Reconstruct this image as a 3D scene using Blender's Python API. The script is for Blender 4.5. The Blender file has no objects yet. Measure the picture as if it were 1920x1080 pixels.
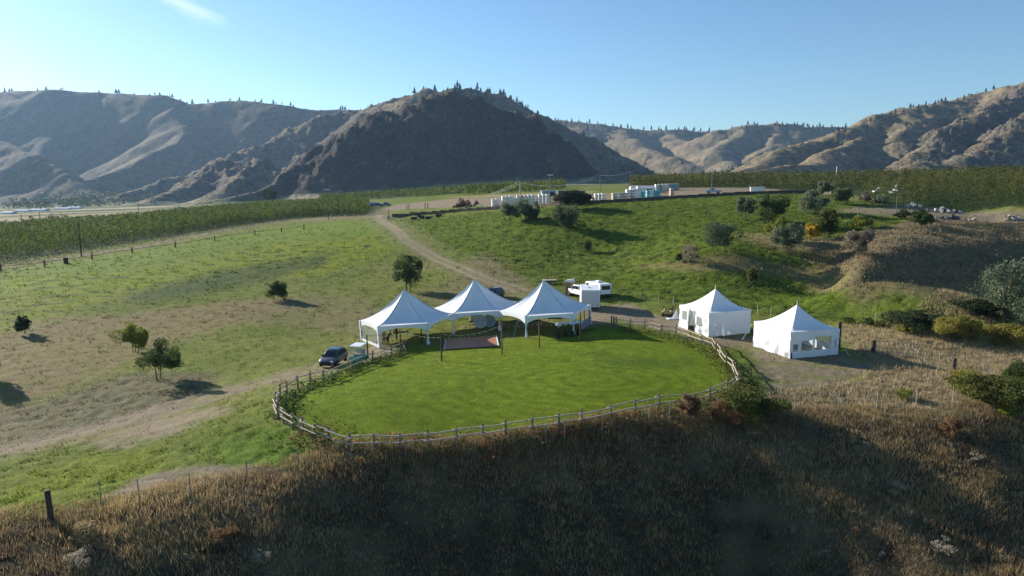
import bpy, math, random
import numpy as np
from math import radians as RAD, sin, cos, pi
from mathutils import Vector, Matrix, Euler

random.seed(7); rng = np.random.default_rng(11)
scene = bpy.context.scene
COL = scene.collection

# ---------------------------------------------------------------- camera, sky, sun
CAMZ, PITCH, FPX = 17.0, RAD(8.62), 1320.0
cam_d = bpy.data.cameras.new('camera'); cam = bpy.data.objects.new('camera', cam_d); COL.objects.link(cam)
cam.location = (0, 0, CAMZ); cam.rotation_euler = (RAD(90) - PITCH, 0, 0)
cam_d.sensor_width = 36.0; cam_d.lens = 36.0 * FPX / 1920.0
cam_d.clip_start = 0.5; cam_d.clip_end = 20000
scene.camera = cam
SUN_EL, SUN_AZ = RAD(18.5), RAD(53)          # sun stands left of the view direction (+Y)
sun_dir = Vector((-sin(SUN_AZ) * cos(SUN_EL), cos(SUN_AZ) * cos(SUN_EL), sin(SUN_EL)))
w = bpy.data.worlds.new('World'); scene.world = w; w.use_nodes = True
nt = w.node_tree; nt.nodes.clear()
wo = nt.nodes.new('ShaderNodeOutputWorld'); bg = nt.nodes.new('ShaderNodeBackground')
sky = nt.nodes.new('ShaderNodeTexSky'); sky.sky_type = 'NISHITA'; sky.sun_disc = False
sky.sun_elevation = SUN_EL; sky.sun_rotation = -SUN_AZ
sky.altitude = 300; sky.air_density = 1.0; sky.dust_density = 0.3; sky.ozone_density = 2.5
# a thin wisp of cirrus high on the left, fixed in sky direction
wd_ = Vector(((345 - 960) / FPX, cos(PITCH) + (540 - 12) / FPX * sin(PITCH), -sin(PITCH) + (540 - 12) / FPX * cos(PITCH))).normalized()
tc = nt.nodes.new('ShaderNodeTexCoord'); mp = nt.nodes.new('ShaderNodeMapping'); mp.vector_type = 'TEXTURE'
mp.inputs['Location'].default_value = tuple(wd_); mp.inputs['Rotation'].default_value = (0, RAD(20), 0); mp.inputs['Scale'].default_value = (.065, 1, .016)
ln = nt.nodes.new('ShaderNodeVectorMath'); ln.operation = 'LENGTH'
nz = nt.nodes.new('ShaderNodeTexNoise'); nz.inputs['Scale'].default_value = 1.1; nz.inputs['Detail'].default_value = 6
sb_ = nt.nodes.new('ShaderNodeMath'); sb_.operation = 'MULTIPLY_ADD'; sb_.inputs[1].default_value = 1.6
cr = nt.nodes.new('ShaderNodeMapRange'); cr.inputs['From Min'].default_value = 1.75; cr.inputs['From Max'].default_value = .7; cr.inputs['To Max'].default_value = .38; cr.interpolation_type = 'SMOOTHSTEP'
mx = nt.nodes.new('ShaderNodeMix'); mx.data_type = 'RGBA'; mx.inputs['B'].default_value = (9.5, 10.2, 11.0, 1)
nt.links.new(tc.outputs['Generated'], mp.inputs['Vector']); nt.links.new(mp.outputs[0], nz.inputs['Vector']); nt.links.new(mp.outputs[0], ln.inputs[0])
nt.links.new(nz.outputs['Fac'], sb_.inputs[0]); nt.links.new(ln.outputs['Value'], sb_.inputs[2])
nt.links.new(sb_.outputs[0], cr.inputs['Value']); nt.links.new(cr.outputs[0], mx.inputs['Factor'])
tint = nt.nodes.new('ShaderNodeMix'); tint.data_type = 'RGBA'; tint.blend_type = 'MULTIPLY'; tint.inputs['Factor'].default_value = 1; tint.inputs['B'].default_value = (.86, 1.05, 1.17, 1)
nt.links.new(sky.outputs[0], tint.inputs['A']); nt.links.new(tint.outputs['Result'], mx.inputs['A']); nt.links.new(mx.outputs['Result'], bg.inputs['Color'])
nt.links.new(bg.outputs[0], wo.inputs['Surface']); bg.inputs['Strength'].default_value = 0.070
sl = bpy.data.lights.new('sun', 'SUN'); sl.energy = 5.0; sl.angle = RAD(0.53); sl.color = (1.0, 0.93, 0.82)
so = bpy.data.objects.new('sun', sl); COL.objects.link(so)
so.rotation_euler = (-sun_dir).to_track_quat('-Z', 'Y').to_euler()
so.location = (-60, 60, 90)
scene.view_settings.view_transform = 'Standard'; scene.view_settings.look = 'None'
scene.view_settings.exposure = 0.95; scene.view_settings.gamma = 1.0; scene.view_settings.use_curve_mapping = False
scene.cycles.use_denoising = True
scene.cycles.max_bounces = 6; scene.cycles.diffuse_bounces = 3; scene.cycles.transparent_max_bounces = 16
scene.cycles.volume_bounces = 0

# ---------------------------------------------------------------- maths helpers
def ray(px, py):
    u = (px - 960) / FPX; v = (540 - py) / FPX
    return np.array([u, cos(PITCH) + v * sin(PITCH), -sin(PITCH) + v * cos(PITCH)])
def at_d(px, py, D):
    r = ray(px, py); return np.array([0, 0, CAMZ]) + r * (D / r[1])
def at_z(px, py, z):
    r = ray(px, py); return np.array([0, 0, CAMZ]) + r * ((z - CAMZ) / r[2])
def ss(a, b, x):
    t = np.clip((x - a) / (b - a), 0, 1); return t * t * (3 - 2 * t)
def _h(ix, iy, s):
    n = (ix.astype(np.int64) * 374761393 + iy.astype(np.int64) * 668265263 + s * 974634777) & 0x7fffffff
    n = ((n ^ (n >> 13)) * 1274126177) & 0x7fffffff
    n = ((n ^ (n >> 15)) * 2246822519) & 0x7fffffff
    return ((n >> 7) & 0xffff) / 65535.0
def perlin(x, y, s=0):
    x = np.asarray(x, float); y = np.asarray(y, float)
    ix = np.floor(x); iy = np.floor(y); fx = x - ix; fy = y - iy
    ux = fx * fx * fx * (fx * (fx * 6 - 15) + 10); uy = fy * fy * fy * (fy * (fy * 6 - 15) + 10)
    def g(dx, dy):
        a = _h(ix + dx, iy + dy, s) * 2 * pi
        return np.cos(a) * (fx - dx) + np.sin(a) * (fy - dy)
    a = g(0, 0); b = g(1, 0); c = g(0, 1); d = g(1, 1)
    return (a + (b - a) * ux + (c - a) * uy + (a - b - c + d) * ux * uy) * 1.5
def fbm(x, y, o=4, s=0, gain=.5):
    r = 0; a = 1; f = 1; t = 0
    for i in range(o):
        r = r + a * perlin(x * f + 17.3 * i, y * f - 9.1 * i, s + i); t += a; a *= gain; f *= 2.03
    return r / t
def ridged(x, y, o=4, s=0):
    r = 0; a = 1; f = 1; t = 0
    for i in range(o):
        r = r + a * (1 - np.abs(perlin(x * f + 7.7 * i, y * f + 3.3 * i, s + i)) * 2); t += a; a *= .5; f *= 2.1
    return r / t

# ---------------------------------------------------------------- terrain height
CT = []
def cz(px, py, z): CT.append(at_z(px, py, z))
def cd(px, py, D): CT.append(at_d(px, py, D))
def cw(x, y, z): CT.append(np.array([x, y, z], float))
for a in [(560,760,0),(700,700,-.3),(900,740,.1),(1100,680,.25),(1250,665,.1),(1380,720,0),(1000,810,-.2),(700,825,-.2),(1200,765,0),
          (1328,632,-.3),(1400,624,-.3),(1480,673,-.1),(1568,663,-.1),(1250,590,-.1),(1065,552,0),(1140,556,0),(1110,585,-.1),
          (630,690,-1.0),(400,750,-1.4),(290,710,-2.0),(150,800,-2.6),(430,690,-1.8),(520,560,-1),(250,660,-2.2),(45,625,-2.2),
          (0,720,-2.8),(765,543,-.6),(300,600,-1.8),(0,560,-1.2),(400,500,0),(100,490,-.5),(600,440,3),(690,405,5),(0,505,-.5),
          (350,440,1.2),(200,470,0),(0,850,-2.4),(200,900,-1.8),(450,870,-1.1),(60,945,-1.7),
          (95,968,-1.6),(300,930,-1.3),(640,860,-.6),(900,828,-.5),(1280,778,-.3),(1480,772,-.4),(1790,762,-.4),
          (1600,650,-.1),(1700,640,0),(1900,650,0),(1790,700,0),(1920,700,-.2),(1650,700,-.1),(1400,700,-.1),
          (1000,480,2.2),(1100,470,3),(1060,425,7),(1000,410,8.2),(950,395,8.8),(800,410,5.8),(1240,372,12),(1100,385,11),
          (1400,362,13.5),(1500,362,13.5),(1348,470,5),(1300,530,1.5),(1200,500,2),(1400,520,2),(1450,440,7),(1500,470,5),
          (1570,500,3),(1600,590,.5),(850,470,2),(730,420,4.7),(900,520,.3),(1000,375,11),
          (900,385,9.5),(800,387,7.9),(700,387,6),(1560,440,7),(1620,430,8),(1700,420,8.8),(1600,390,11.2),(1560,365,13.3),
          (1800,400,10.2),(1760,425,8.6),(1900,432,7.8),(1900,386,12),(1750,385,11.8)]: cz(*a)
for x in (-17, -11, -5, 1, 7, 11):
    for y in (75.5, 81, 87): cw(x, y, -1.5 + .06 * (x + 14.5))
for a in [(740,374,350),(850,364,380),(950,358,420),(1100,352,330),(1200,354,270),(1300,350,260),(1500,343,330),(1700,336,300),(1920,326,300),
          (1900,345,210),(0,408,480),(0,395,800),(0,389,1300),(150,402,480),(250,392,700),(300,386,1000),(500,380,480),(600,378,650),
          (650,384,420),(900,353,650),(900,348,1000),(1200,345,700),(1300,343,1200),(1500,338,700),(1920,322,520),(1700,336,1000),(1250,341,2500),
          (300,386,2500),(1900,330,2500),(0,450,235),(300,425,250),(0,430,330),(400,410,300)]: cd(*a)
# gully on the right: foot of the far bank, hidden behind the near rim
cd(1620,530,94); cd(1700,551,94.5); cd(1780,564,90.5); cd(1860,576,87)
for a_ in ((1560,107,.6),(1620,99,-.5),(1700,99,-2.6),(1800,102,-4.2),(1900,105,-5.5),(2000,107,-6.5)): cw((a_[0]-960)/1320*a_[1]*1.01, a_[1], a_[2])
for a_ in ((1620,((515,102.5),(497,105),(475,110),(462,117))),(1700,((545,104),(515,107),(480,110.5),(456,116))),(1800,((560,108),(520,111.5),(485,115),(466,122))),(1900,((565,112),(525,116),(492,119.5),(474,126))),(2000,((570,115),(530,119),(500,123)))):
    for b_ in a_[1]: cd(a_[0], *b_)
cw(46, 70, -.5); cw(60, 60, -1.5); cw(70, 75, -5); cw(-60, 40, -5); cw(-45, 60, -3.4); cw(-90, 90, -3); cw(0, 20, -1.5); cw(30, 20, -1.5); cw(-30, 20, -3)
CT = np.array(CT)
def uv(x, y):
    r = np.maximum(np.hypot(x, y), 22.0)
    return np.arctan2(x, np.maximum(y, 1e-3)) * 1.0, np.log(r)
cu, cv = uv(CT[:, 0], CT[:, 1])
def _k(d2): return .5 * d2 * np.log(d2 + 1e-12)
n = len(CT)
K = _k((cu[:, None] - cu) ** 2 + (cv[:, None] - cv) ** 2) + np.eye(n) * 2e-4
Pm = np.c_[np.ones(n), cu, cv]
A = np.block([[K, Pm], [Pm.T, np.zeros((3, 3))]])
WT = np.linalg.solve(A, np.r_[CT[:, 2], 0, 0, 0])
def tps(x, y):
    x = np.asarray(x, float); y = np.asarray(y, float); sh = x.shape
    x = x.ravel(); y = y.ravel(); out = np.empty(len(x))
    for i in range(0, len(x), 20000):
        u, v = uv(x[i:i+20000], y[i:i+20000])
        k = _k((u[:, None] - cu) ** 2 + (v[:, None] - cv) ** 2)
        out[i:i+20000] = k @ WT[:-3] + WT[-3] + WT[-2] * u + WT[-1] * v
    return out.reshape(sh)
# top edge of the near bank
EDGE = np.array([at_z(px, py, z)[:2] for px, py, z in [(-260,1030,-1.9),(0,975,-1.9),(95,962,-1.6),(300,922,-1.3),(640,853,-.6),(900,828,-.5),(1100,806,-.4),(1280,778,-.3),(1480,776,-.4),(1790,770,-.4),(1880,745,-.4),(1960,715,-.4),(2200,660,-.4)]])
def edge_dist(x, y):
    """signed distance below the bank's top edge (positive towards the camera)"""
    ey = np.interp(x, EDGE[:, 0], EDGE[:, 1]); sl_ = np.interp(x, EDGE[:, 0], np.gradient(EDGE[:, 1], EDGE[:, 0]))
    return (ey - y) / np.sqrt(1 + sl_ ** 2) + .9 * fbm(x / 5, y / 5, 2, 9)
def base_z(x, y):
    x = np.asarray(x, float); y = np.asarray(y, float)
    z = tps(x, y)
    d = edge_dist(x, y)
    slope = np.interp(x, [-40, -26, -16, -9, 0, 12, 20, 30, 38], [.22, .25, .32, .52, 1.0, .92, .50, .42, .75])
    dd = np.where(d > 0, d * d / (d + np.interp(x, [-20, 0, 10, 20], [1.5, 3.0, 4.5, 5.5])), 0)
    dd = np.minimum(dd, 9 + 3 * np.tanh((dd - 9) / 12).clip(0))
    wob = 1 + .25 * fbm(x / 7, y / 7, 3, 5)
    gm = ss(50, 56, x) * ss(88, 93, y) * ss(150, 135, y)
    return z - slope * dd * wob + gm * .9 * fbm(x / 9, y / 6, 3, 15)
# hills -------------------------------------------------------------
RIDGES = []
def ridge(pts, s, soft=25, front=None): RIDGES.append((np.array([at_d(*p) for p in pts]), s, soft))
ridge([(-300,170,2600),(-150,175,2500),(0,173,2450),(100,168,2400),(200,174,2400),(300,177,2350),(360,195,2300),(460,188,2300),(520,195,2250),(590,206,2300),(650,206,2700),(760,215,3000)], .64)
ridge([(-200,230,2050),(-100,240,1900),(0,264,1750),(60,290,1650),(120,325,1550),(175,365,1450)], .70)
ridge([(330,200,2250),(335,235,2080),(340,262,1960),(290,282,1860),(240,312,1740),(165,338,1600)], .58, 15)
ridge([(90,200,2300),(110,245,2150),(70,295,1950)], .62)
ridge([(800,180,1800),(760,184,1780),(700,191,1720),(640,205,1650),(590,226,1600),(540,250,1550),(480,266,1500),(420,292,1450),(380,312,1400),(300,338,1350),(200,368,1280),(150,384,1200)], .60, 12)
ridge([(640,210,1640),(615,250,1540),(570,290,1430)], .6, 10)
ridge([(560,322,1120),(520,305,1160),(480,294,1200),(430,302,1220),(360,338,1120),(300,368,1050),(265,388,1000)], .62, 12)
ridge([(480,296,1190),(450,335,1090),(400,370,1010)], .6, 8)
ridge([(400,388,760),(430,378,800),(490,360,840),(550,325,890),(620,290,930),(660,240,970),(690,206,995),(720,191,1005),(780,181,1010),(860,179,1010),(920,189,1010),(960,198,1000),(1000,216,985),(1040,241,960),(1065,276,930),(1090,312,900),(1125,348,870)], .92, 6)
ridge([(690,207,990),(672,240,950),(630,285,905),(590,325,870)], .9, 6)
ridge([(980,212,985),(995,245,935),(1030,295,885)], .9, 8)
ridge([(700,200,1650),(760,186,1500),(800,166,1450),(850,154,1430),(900,161,1430),(940,179,1450),(1000,206,1500),(1040,226,1550),(1100,250,1500),(1150,286,1400),(1200,318,1300),(1250,344,1250)], .62, 15)
ridge([(1040,228,1540),(1050,262,1400),(1090,300,1250)], .62, 12)
ridge([(960,225,3100),(1050,226,3000),(1100,229,2900),(1160,238,2850),(1250,244,2900),(1330,243,3000),(1450,240,3200)], .45)
ridge([(1160,240,2830),(1190,258,2600),(1230,285,2300),(1290,305,2100)], .42, 20)
ridge([(1250,246,2880),(1285,262,2600),(1320,272,2400),(1360,296,2100),(1380,312,1900)], .40, 20)
ridge([(1300,290,2400),(1318,262,2480),(1345,244,2500),(1400,233,2500),(1470,232,2500),(1540,237,2700),(1620,240,2900),(1700,240,3100)], .48, 20)
ridge([(1400,235,2480),(1375,258,2330),(1345,283,2150)], .45, 15)
ridge([(1475,235,2480),(1450,262,2330),(1420,290,2100)], .45, 15)
ridge([(1355,338,900),(1395,316,980),(1430,300,1060),(1480,275,1160),(1560,250,1260),(1620,226,1360),(1700,200,1450),(1800,180,1550),(1860,170,1550),(1920,156,1500),(2050,138,1500),(2250,120,1500)], .46, 15)
ridge([(1618,229,1350),(1612,256,1240),(1570,278,1110),(1510,304,990),(1440,318,900),(1385,334,820)], .52, 12)
ridge([(1700,203,1440),(1705,235,1290),(1690,262,1200)], .5, 15)
ridge([(1920,160,1480),(1860,198,1340),(1785,240,1200),(1745,280,1060),(1720,305,960)], .58, 10)
ridge([(2050,150,1450),(1960,200,1250),(1880,250,1100),(1820,290,980)], .60, 10)
def hill_z(x, y):
    wx = x + 28 * fbm(x / 210, y / 210, 3, 40) ; wy = y + 28 * fbm(x / 210 + 9, y / 210, 3, 50)
    best = np.full(x.shape, -1e3); which = np.zeros(x.shape, int)
    for k, (P, s, soft) in enumerate(RIDGES):
        for i in range(len(P) - 1):
            a = P[i]; b = P[i+1]; ab = b[:2] - a[:2]; L2 = (ab ** 2).sum()
            t = np.clip(((wx - a[0]) * ab[0] + (wy - a[1]) * ab[1]) / L2, 0, 1)
            d = np.hypot(wx - a[0] - t * ab[0], wy - a[1] - t * ab[1])
            h = a[2] + t * (b[2] - a[2]) - s * (np.sqrt(d * d + soft * soft) - soft)
            m = h > best; best = np.where(m, h, best); which = np.where(m, k, which)
    return best, which
ROCKY = np.array([0,0,0,0,.7,.7,1,1,1,1,1,.4,.4,.1,.1,.1,.1,.1,.1,.25,.3,.15,.9,.9])
DARKR = np.array([0,0,0,0,.25,.25,.35,.35,1,1,1,.5,.6,.2,0,0,0,0,0,.1,.15,.1,.4,.4])
def far_z(x, y):
    g = base_z(x, y)
    h, wh = hill_z(x, y)
    rel = np.clip((h - g) / 60, 0, 1)
    rk = ROCKY[wh]
    er = ridged(x / 230, y / 230, 3, 60)
    sm_ = np.where(wh <= 3, .16, np.where((wh >= 13) & (wh <= 21), .5, .8))
    h2 = h + rel * ((er - .62) * 24 * sm_ + 9 * (ridged(x / 70, y / 70, 3, 70) - .6) * (.25 + rk) + rk * 13 * (ridged(x / 27 + y / 60, y / 34, 4, 80) - .55) + 2.2 * (ridged(x / 16, y / 40, 3, 90) - .5))
    k = 6.0
    m = np.maximum(g, h2); z = m + k * np.log(np.exp((g - m) / k) + np.exp((h2 - m) / k)) - k * .0
    blend = ss(400, 470, y)
    return g * (1 - blend) + z * blend, wh, rel
# ---------------------------------------------------------------- painted regions of the near ground
def zf(x, y): return float(base_z(np.array([x]), np.array([y]))[0])
def hit(px, py):
    """first point where the line of sight through a photo pixel meets the ground"""
    r = ray(px, py); D = np.exp(np.linspace(math.log(24), math.log(700), 500))
    t = D / r[1]; X = r[0] * t; Z = CAMZ + r[2] * t
    g = base_z(X, D); below = np.nonzero(Z <= g)[0]
    if len(below) == 0: return np.array([X[-1], D[-1], g[-1]])
    i = below[0]
    if i == 0: return np.array([X[0], D[0], g[0]])
    f0 = Z[i-1] - g[i-1]; f1 = Z[i] - g[i]; q = f0 / (f0 - f1)
    y = D[i-1] + q * (D[i] - D[i-1]); x = r[0] / r[1] * y
    return np.array([x, y, zf(x, y)])
def world_poly(pts): return np.array([uv(*[np.array(c) for c in hit(*p)[:2]]) for p in pts], float)
def in_poly(U, V, P):
    c = np.zeros(U.shape, bool); j = len(P) - 1
    for i in range(len(P)):
        xi, yi = P[i]; xj, yj = P[j]
        if yi != yj:
            m = ((yi > V) != (yj > V)) & (U < (xj - xi) * (V - yi) / (yj - yi) + xi); c ^= m
        j = i
    return c
def soft_poly(U, V, P, s=.004):
    lo = P.min(0) - .05; hi = P.max(0) + .05
    r = np.zeros(U.shape); m = (U > lo[0]) & (U < hi[0]) & (V > lo[1]) & (V < hi[1])
    u = U[m]; v = V[m]; acc = np.zeros(u.shape)
    for du, dv in ((0, 0), (1, 0), (-1, 0), (0, 1.8), (0, -1.8), (.6, -1), (-.6, 1)):
        acc += in_poly(u + du * s, v + dv * s, P)
    r[m] = acc / 7; return r
def line_dist(U, V, pts):
    P = world_poly(pts); d = np.full(U.shape, 9.)
    for a, b in zip(P[:-1], P[1:]):
        ab = b - a; t = np.clip(((U - a[0]) * ab[0] + (V - a[1]) * ab[1]) / (ab @ ab), 0, 1)
        d = np.minimum(d, np.hypot(U - a[0] - t * ab[0], V - a[1] - t * ab[1]))
    return d
GREEN = np.array((.112, .142, .020)); LAWN = np.array((.126, .172, .012)); OLIVE = np.array((.150, .168, .034))
DRY = np.array((.235, .185, .105)); DIRT = np.array((.255, .200, .140)); TAN = np.array((.36, .28, .165)); DARKG = np.array((.030, .045, .014))
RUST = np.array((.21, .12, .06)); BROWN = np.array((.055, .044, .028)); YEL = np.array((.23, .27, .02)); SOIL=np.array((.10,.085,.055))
LAWNPOLY = [(762,652),(700,680),(640,705),(590,725),(550,745),(528,765),(540,787),(600,818),(680,832),(800,828),(950,808),(1150,776),(1330,738),(1378,715),(1368,690),(1345,668),(1310,645),(1240,628),(1150,616),(1060,630),(950,636),(840,650)]
def paint(x, y, z):
    """ground colour, tuft amount"""
    U0, V0 = uv(x, y)
    wu = .006 * fbm(x / 3.0, y / 3.0, 3, 101); wv = .014 * fbm(x / 3.0 + 5, y / 3.0, 3, 102)
    U = U0 + wu; V = V0 + wv
    n1 = fbm(x / 14, y / 14, 4, 110); n2 = fbm(x / 3.5, y / 2.2, 4, 120); n3 = fbm(x / 40, y / 30, 3, 130)
    nf = fbm(x / 1.1, y / .7, 3, 140)
    def mixc(c, col, m): return c + (col - c) * m[..., None]
    c = np.zeros(x.shape + (3,)) + OLIVE
    c = mixc(c, GREEN, ss(-.15, .3, n1 + .4 * n2)); c = mixc(c, DRY * .9, ss(.05, .45, -n3 + .5 * n2) * .55)
    tuft = np.full(x.shape, .35)
    def reg(pts, col, amt=1., s=.004, warp=True, t=None, brk=0):
        nonlocal c, tuft
        m = soft_poly(U if warp else U0, V if warp else V0, world_poly(pts), s) * amt
        if brk: m = m * (1 - brk * ss(-.1, .35, nf * .6 + n2))
        c = mixc(c, col, np.clip(m, 0, 1))
        if t is not None: tuft = tuft + (t - tuft) * np.clip(m / max(amt, .01), 0, 1)
        return m
    # right-hand pasture: strong green
    past = reg([(745,412),(900,398),(1040,388),(1240,374),(1500,364),(1640,395),(1760,430),(1560,470),(1700,545),(1790,562),(1800,590),(1640,600),(1400,585),(1180,560),(1010,530),(880,480),(800,440)], GREEN * np.array((.82, .92, .75)), .9, .006, t=1.)
    c = mixc(c, YEL * .75, past * ss(.05, .5, n2 + .5 * nf) * .35); c = mixc(c, DARKG, past * ss(.1, .5, -n2 - .4 * nf) * .6)
    # west meadow bands
    reg([(0,512),(360,452),(640,412),(700,415),(760,470),(640,480),(300,530),(0,560)], (OLIVE + GREEN) * np.array((.52, .62, .4)), .85, .01)
    b = reg([(0,640),(0,520),(260,505),(520,455),(640,448),(720,440),(740,470),(600,520),(430,520),(200,560)], YEL * .80, .85, .012)
    c = mixc(c, DARKG * 1.5, b * ss(.0, .35, -n2) * .85)
    reg([(230,556),(420,505),(590,480),(640,462),(600,500),(420,545),(250,570)], DARKG * 1.6, .7, .012)
    reg([(-60,640),(60,600),(230,588),(480,560),(620,570),(470,600),(330,640),(220,690),(60,760),(-60,800)], DRY * np.array((.98, .92, .85)), .85, .014, t=.4, brk=.5)
    reg([(430,575),(560,548),(700,560),(740,590),(620,620),(480,610)], DRY * .85, .5, .014, brk=.5)
    reg([(740,560),(830,535),(900,470),(960,500),(1000,545),(880,580)], DRY * .8, .6, .014)
    reg([(-60,780),(90,750),(240,700),(420,700),(370,745),(260,790),(120,820),(-60,860)], SOIL * 1.5, .8, .012, t=.6)
    reg([(-80,860),(160,800),(330,750),(470,715),(600,680),(690,655),(690,680),(610,700),(480,730),(300,784),(120,826),(-60,872)], DIRT * .95, .95, .008, t=.2, brk=.65)
    reg([(-60,1000),(-60,880),(140,835),(340,790),(470,745),(530,745),(520,790),(600,830),(660,850),(560,875),(300,925),(60,965)], GREEN * 1.05, .85, .008, t=.5)
    reg([(0,900),(200,850),(330,850),(300,880),(120,930),(0,960)], YEL * .8, .5, .02)
    reg([(400,830),(520,795),(650,850),(560,875),(420,880)], np.array((.09, .17, .015)), .6, .02)
    reg([(170,830),(280,790),(420,760),(440,768),(360,800),(250,838),(190,842)], DIRT * 1.0, .9, .008, t=.1, brk=.5)
    reg([(190,935),(260,895),(400,868),(520,880),(560,885),(420,912),(300,928)], DIRT * .9, .95, .006, t=.15, brk=.4)
    # worn ground round the tents and yard
    reg([(660,672),(700,645),(760,655),(740,668)], DIRT, .9, .004, t=0)
    reg([(1090,618),(1105,575),(1180,570),(1230,590),(1290,600),(1290,630),(1220,615),(1160,600)], DIRT * .95, .9, .006, t=.05)
    reg([(1270,632),(1390,628),(1570,660),(1660,690),(1600,720),(1440,745),(1410,700),(1400,660)], DIRT * .85, .9, .008, t=.3, brk=.55)
    reg([(1390,650),(1412,670),(1440,730),(1400,760),(1370,700),(1345,655)], GREEN * .85, .85, .01, t=.4)
    # hay-coloured slope right of the tents
    reg([(1575,610),(1700,618),(1960,640),(1960,720),(1800,740),(1620,725),(1640,680),(1590,650)], TAN * .9, .9, .01, t=.8)
    reg([(1430,745),(1600,715),(1800,730),(1880,735),(1780,772),(1480,778),(1300,790)], TAN * .8, .85, .01, t=.8)
    reg([(1720,570),(1960,590),(1960,650),(1800,640),(1600,612),(1640,598)], OLIVE * .8, .7, .012, t=.9)
    # tan  strips in the right pasture
    reg([(1170,500),(1290,490),(1400,480),(1560,500),(1700,540),(1820,575),(1660,545),(1500,522),(1300,512)], DIRT * np.array((.85, .78, .6)), .75, .008, t=.3, brk=.4)
    reg([(1370,440),(1450,440),(1560,450),(1660,430),(1760,405),(1900,410),(1990,430),(1990,560),(1800,560),(1640,510),(1540,480),(1430,462)], TAN * np.array((.74, .70, .62)), .85, .012, t=.6)
    reg([(1560,470),(1700,455),(1960,440),(1960,600),(1790,572),(1690,545)], DRY * .55, .75, .01, t=.5)
    reg([(1560,392),(1760,388),(1960,402),(1960,425),(1760,412),(1600,400)], DIRT, .8, .006, t=.2)
    reg([(1570,500),(1640,498),(1660,530),(1650,570),(1590,566)], DRY * .55, .85, .012, t=.9)  # darker brown tones down the saddle where the sun makes it bright
    # yard, road
    reg([(700,398),(760,392),(930,388),(1200,376),(1500,362),(1480,352),(1300,350),(1150,362),(1000,370),(860,372),(740,384)], DIRT * .95, .95, .004, t=0)
    reg([(720,384),(800,372),(960,366),(980,360),(850,364),(740,374)], GREEN * 1.1, .9, .004)
    reg([(830,370),(1000,362),(1120,358),(1100,364),(980,369)], TAN * .9, .8, .004)
    d = line_dist(U0, V0, [(704,396),(715,415),(760,450),(830,490),(900,520),(985,548),(1100,590)])
    c = mixc(c, DIRT * .9, np.exp(-(d / .022) ** 2) * .38)
    for off in (-1, 1):
        d = line_dist(U0, V0, [(704,396),(715+off*4,415),(760+off*7,450),(830+off*11,490),(900+off*14,520),(985+off*17,548)])
        c = mixc(c, DIRT * 1.15, np.exp(-(d / .0032) ** 2) * .85); tuft = tuft * (1 - np.exp(-(d / .007) ** 2))
    d = line_dist(U0, V0, [(-60,512),(120,483),(250,466),(400,436),(520,416),(620,408),(704,402)])
    c = mixc(c, DIRT * 1.05, np.exp(-(d / .009) ** 2) * .9)
    # valley fields on the left
    reg([(-80,440),(60,418),(230,402),(420,386),(420,380),(200,390),(-80,402)], DRY * 1.25, .9, .004)
    reg([(-120,516),(0,494),(150,470),(300,446),(450,422),(560,408),(688,404),(694,392),(640,384),(520,386),(380,399),(220,418),(100,424),(-120,446)], DARKG * 1.3, .9, .003)
    reg([(1615,368),(1660,384),(1720,390),(1800,395),(1990,404),(1990,336),(1700,340),(1500,345),(1300,346),(1180,350),(1180,356),(1400,352),(1500,358)], DARKG * 1.3, .9, .003)
    # mown oval
    lm = soft_poly(U0, V0, world_poly(LAWNPOLY), .003)
    e = np.hypot((x - 7.) / 1.45, (y - 58.)); st = np.sin(e * 2 * pi / 1.15 + .8 * n2) * ss(18, 2, e)
    lc = LAWN * (1 + .10 * n1 + .18 * nf + .05 * n2)[..., None]; lc = lc * (1 + .12 * st)[..., None]
    lc = mixc(lc, np.array((.125, .160, .012)), ss(.0, .5, n3 + .5 * n2) * .6)
    lc = mixc(lc, np.array((.050, .095, .015)), ss(.22, .5, -n1) * .5)
    c = c * (1 - lm[..., None]) + lc * lm[..., None]; tuft = tuft * (1 - lm)
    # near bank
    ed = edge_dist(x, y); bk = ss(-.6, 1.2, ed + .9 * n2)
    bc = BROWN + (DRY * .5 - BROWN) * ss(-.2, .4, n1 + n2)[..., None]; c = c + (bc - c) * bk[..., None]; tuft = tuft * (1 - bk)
    var = 1 + .20 * nf + .12 * n2
    c = np.clip(c * var[..., None], .004, .8)
    return c, tuft, lm, bk
# ---------------------------------------------------------------- mesh + material helpers
def shade_smooth(me): me.polygons.foreach_set('use_smooth', np.ones(len(me.polygons), bool))
def np_mesh(name, V, F, mat, col=None, parent=None, smooth=False, extra=None):
    V = np.asarray(V, np.float32); F = np.asarray(F, np.int32); k = F.shape[1]
    me = bpy.data.meshes.new(name); me.vertices.add(len(V)); me.vertices.foreach_set('co', V.ravel())
    me.loops.add(F.size); me.loops.foreach_set('vertex_index', F.ravel())
    me.polygons.add(len(F)); me.polygons.foreach_set('loop_start', np.arange(0, F.size, k, dtype=np.int32))
    if smooth: shade_smooth(me)
    else: me.polygons.foreach_set('use_smooth', np.zeros(len(F), bool))
    me.update(calc_edges=True)
    if col is not None:
        a = me.attributes.new('Col', 'FLOAT_COLOR', 'POINT'); cc = np.ones((len(V), 4), np.float32); cc[:, :3] = col; a.data.foreach_set('color', cc.ravel())
    if extra is not None:
        for nm, arr in extra.items():
            a = me.attributes.new(nm, 'FLOAT', 'POINT'); a.data.foreach_set('value', np.asarray(arr, np.float32))
    if mat: me.materials.append(mat)
    o = bpy.data.objects.new(name, me); COL.objects.link(o)
    if parent is not None: o.parent = parent
    return o
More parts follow.
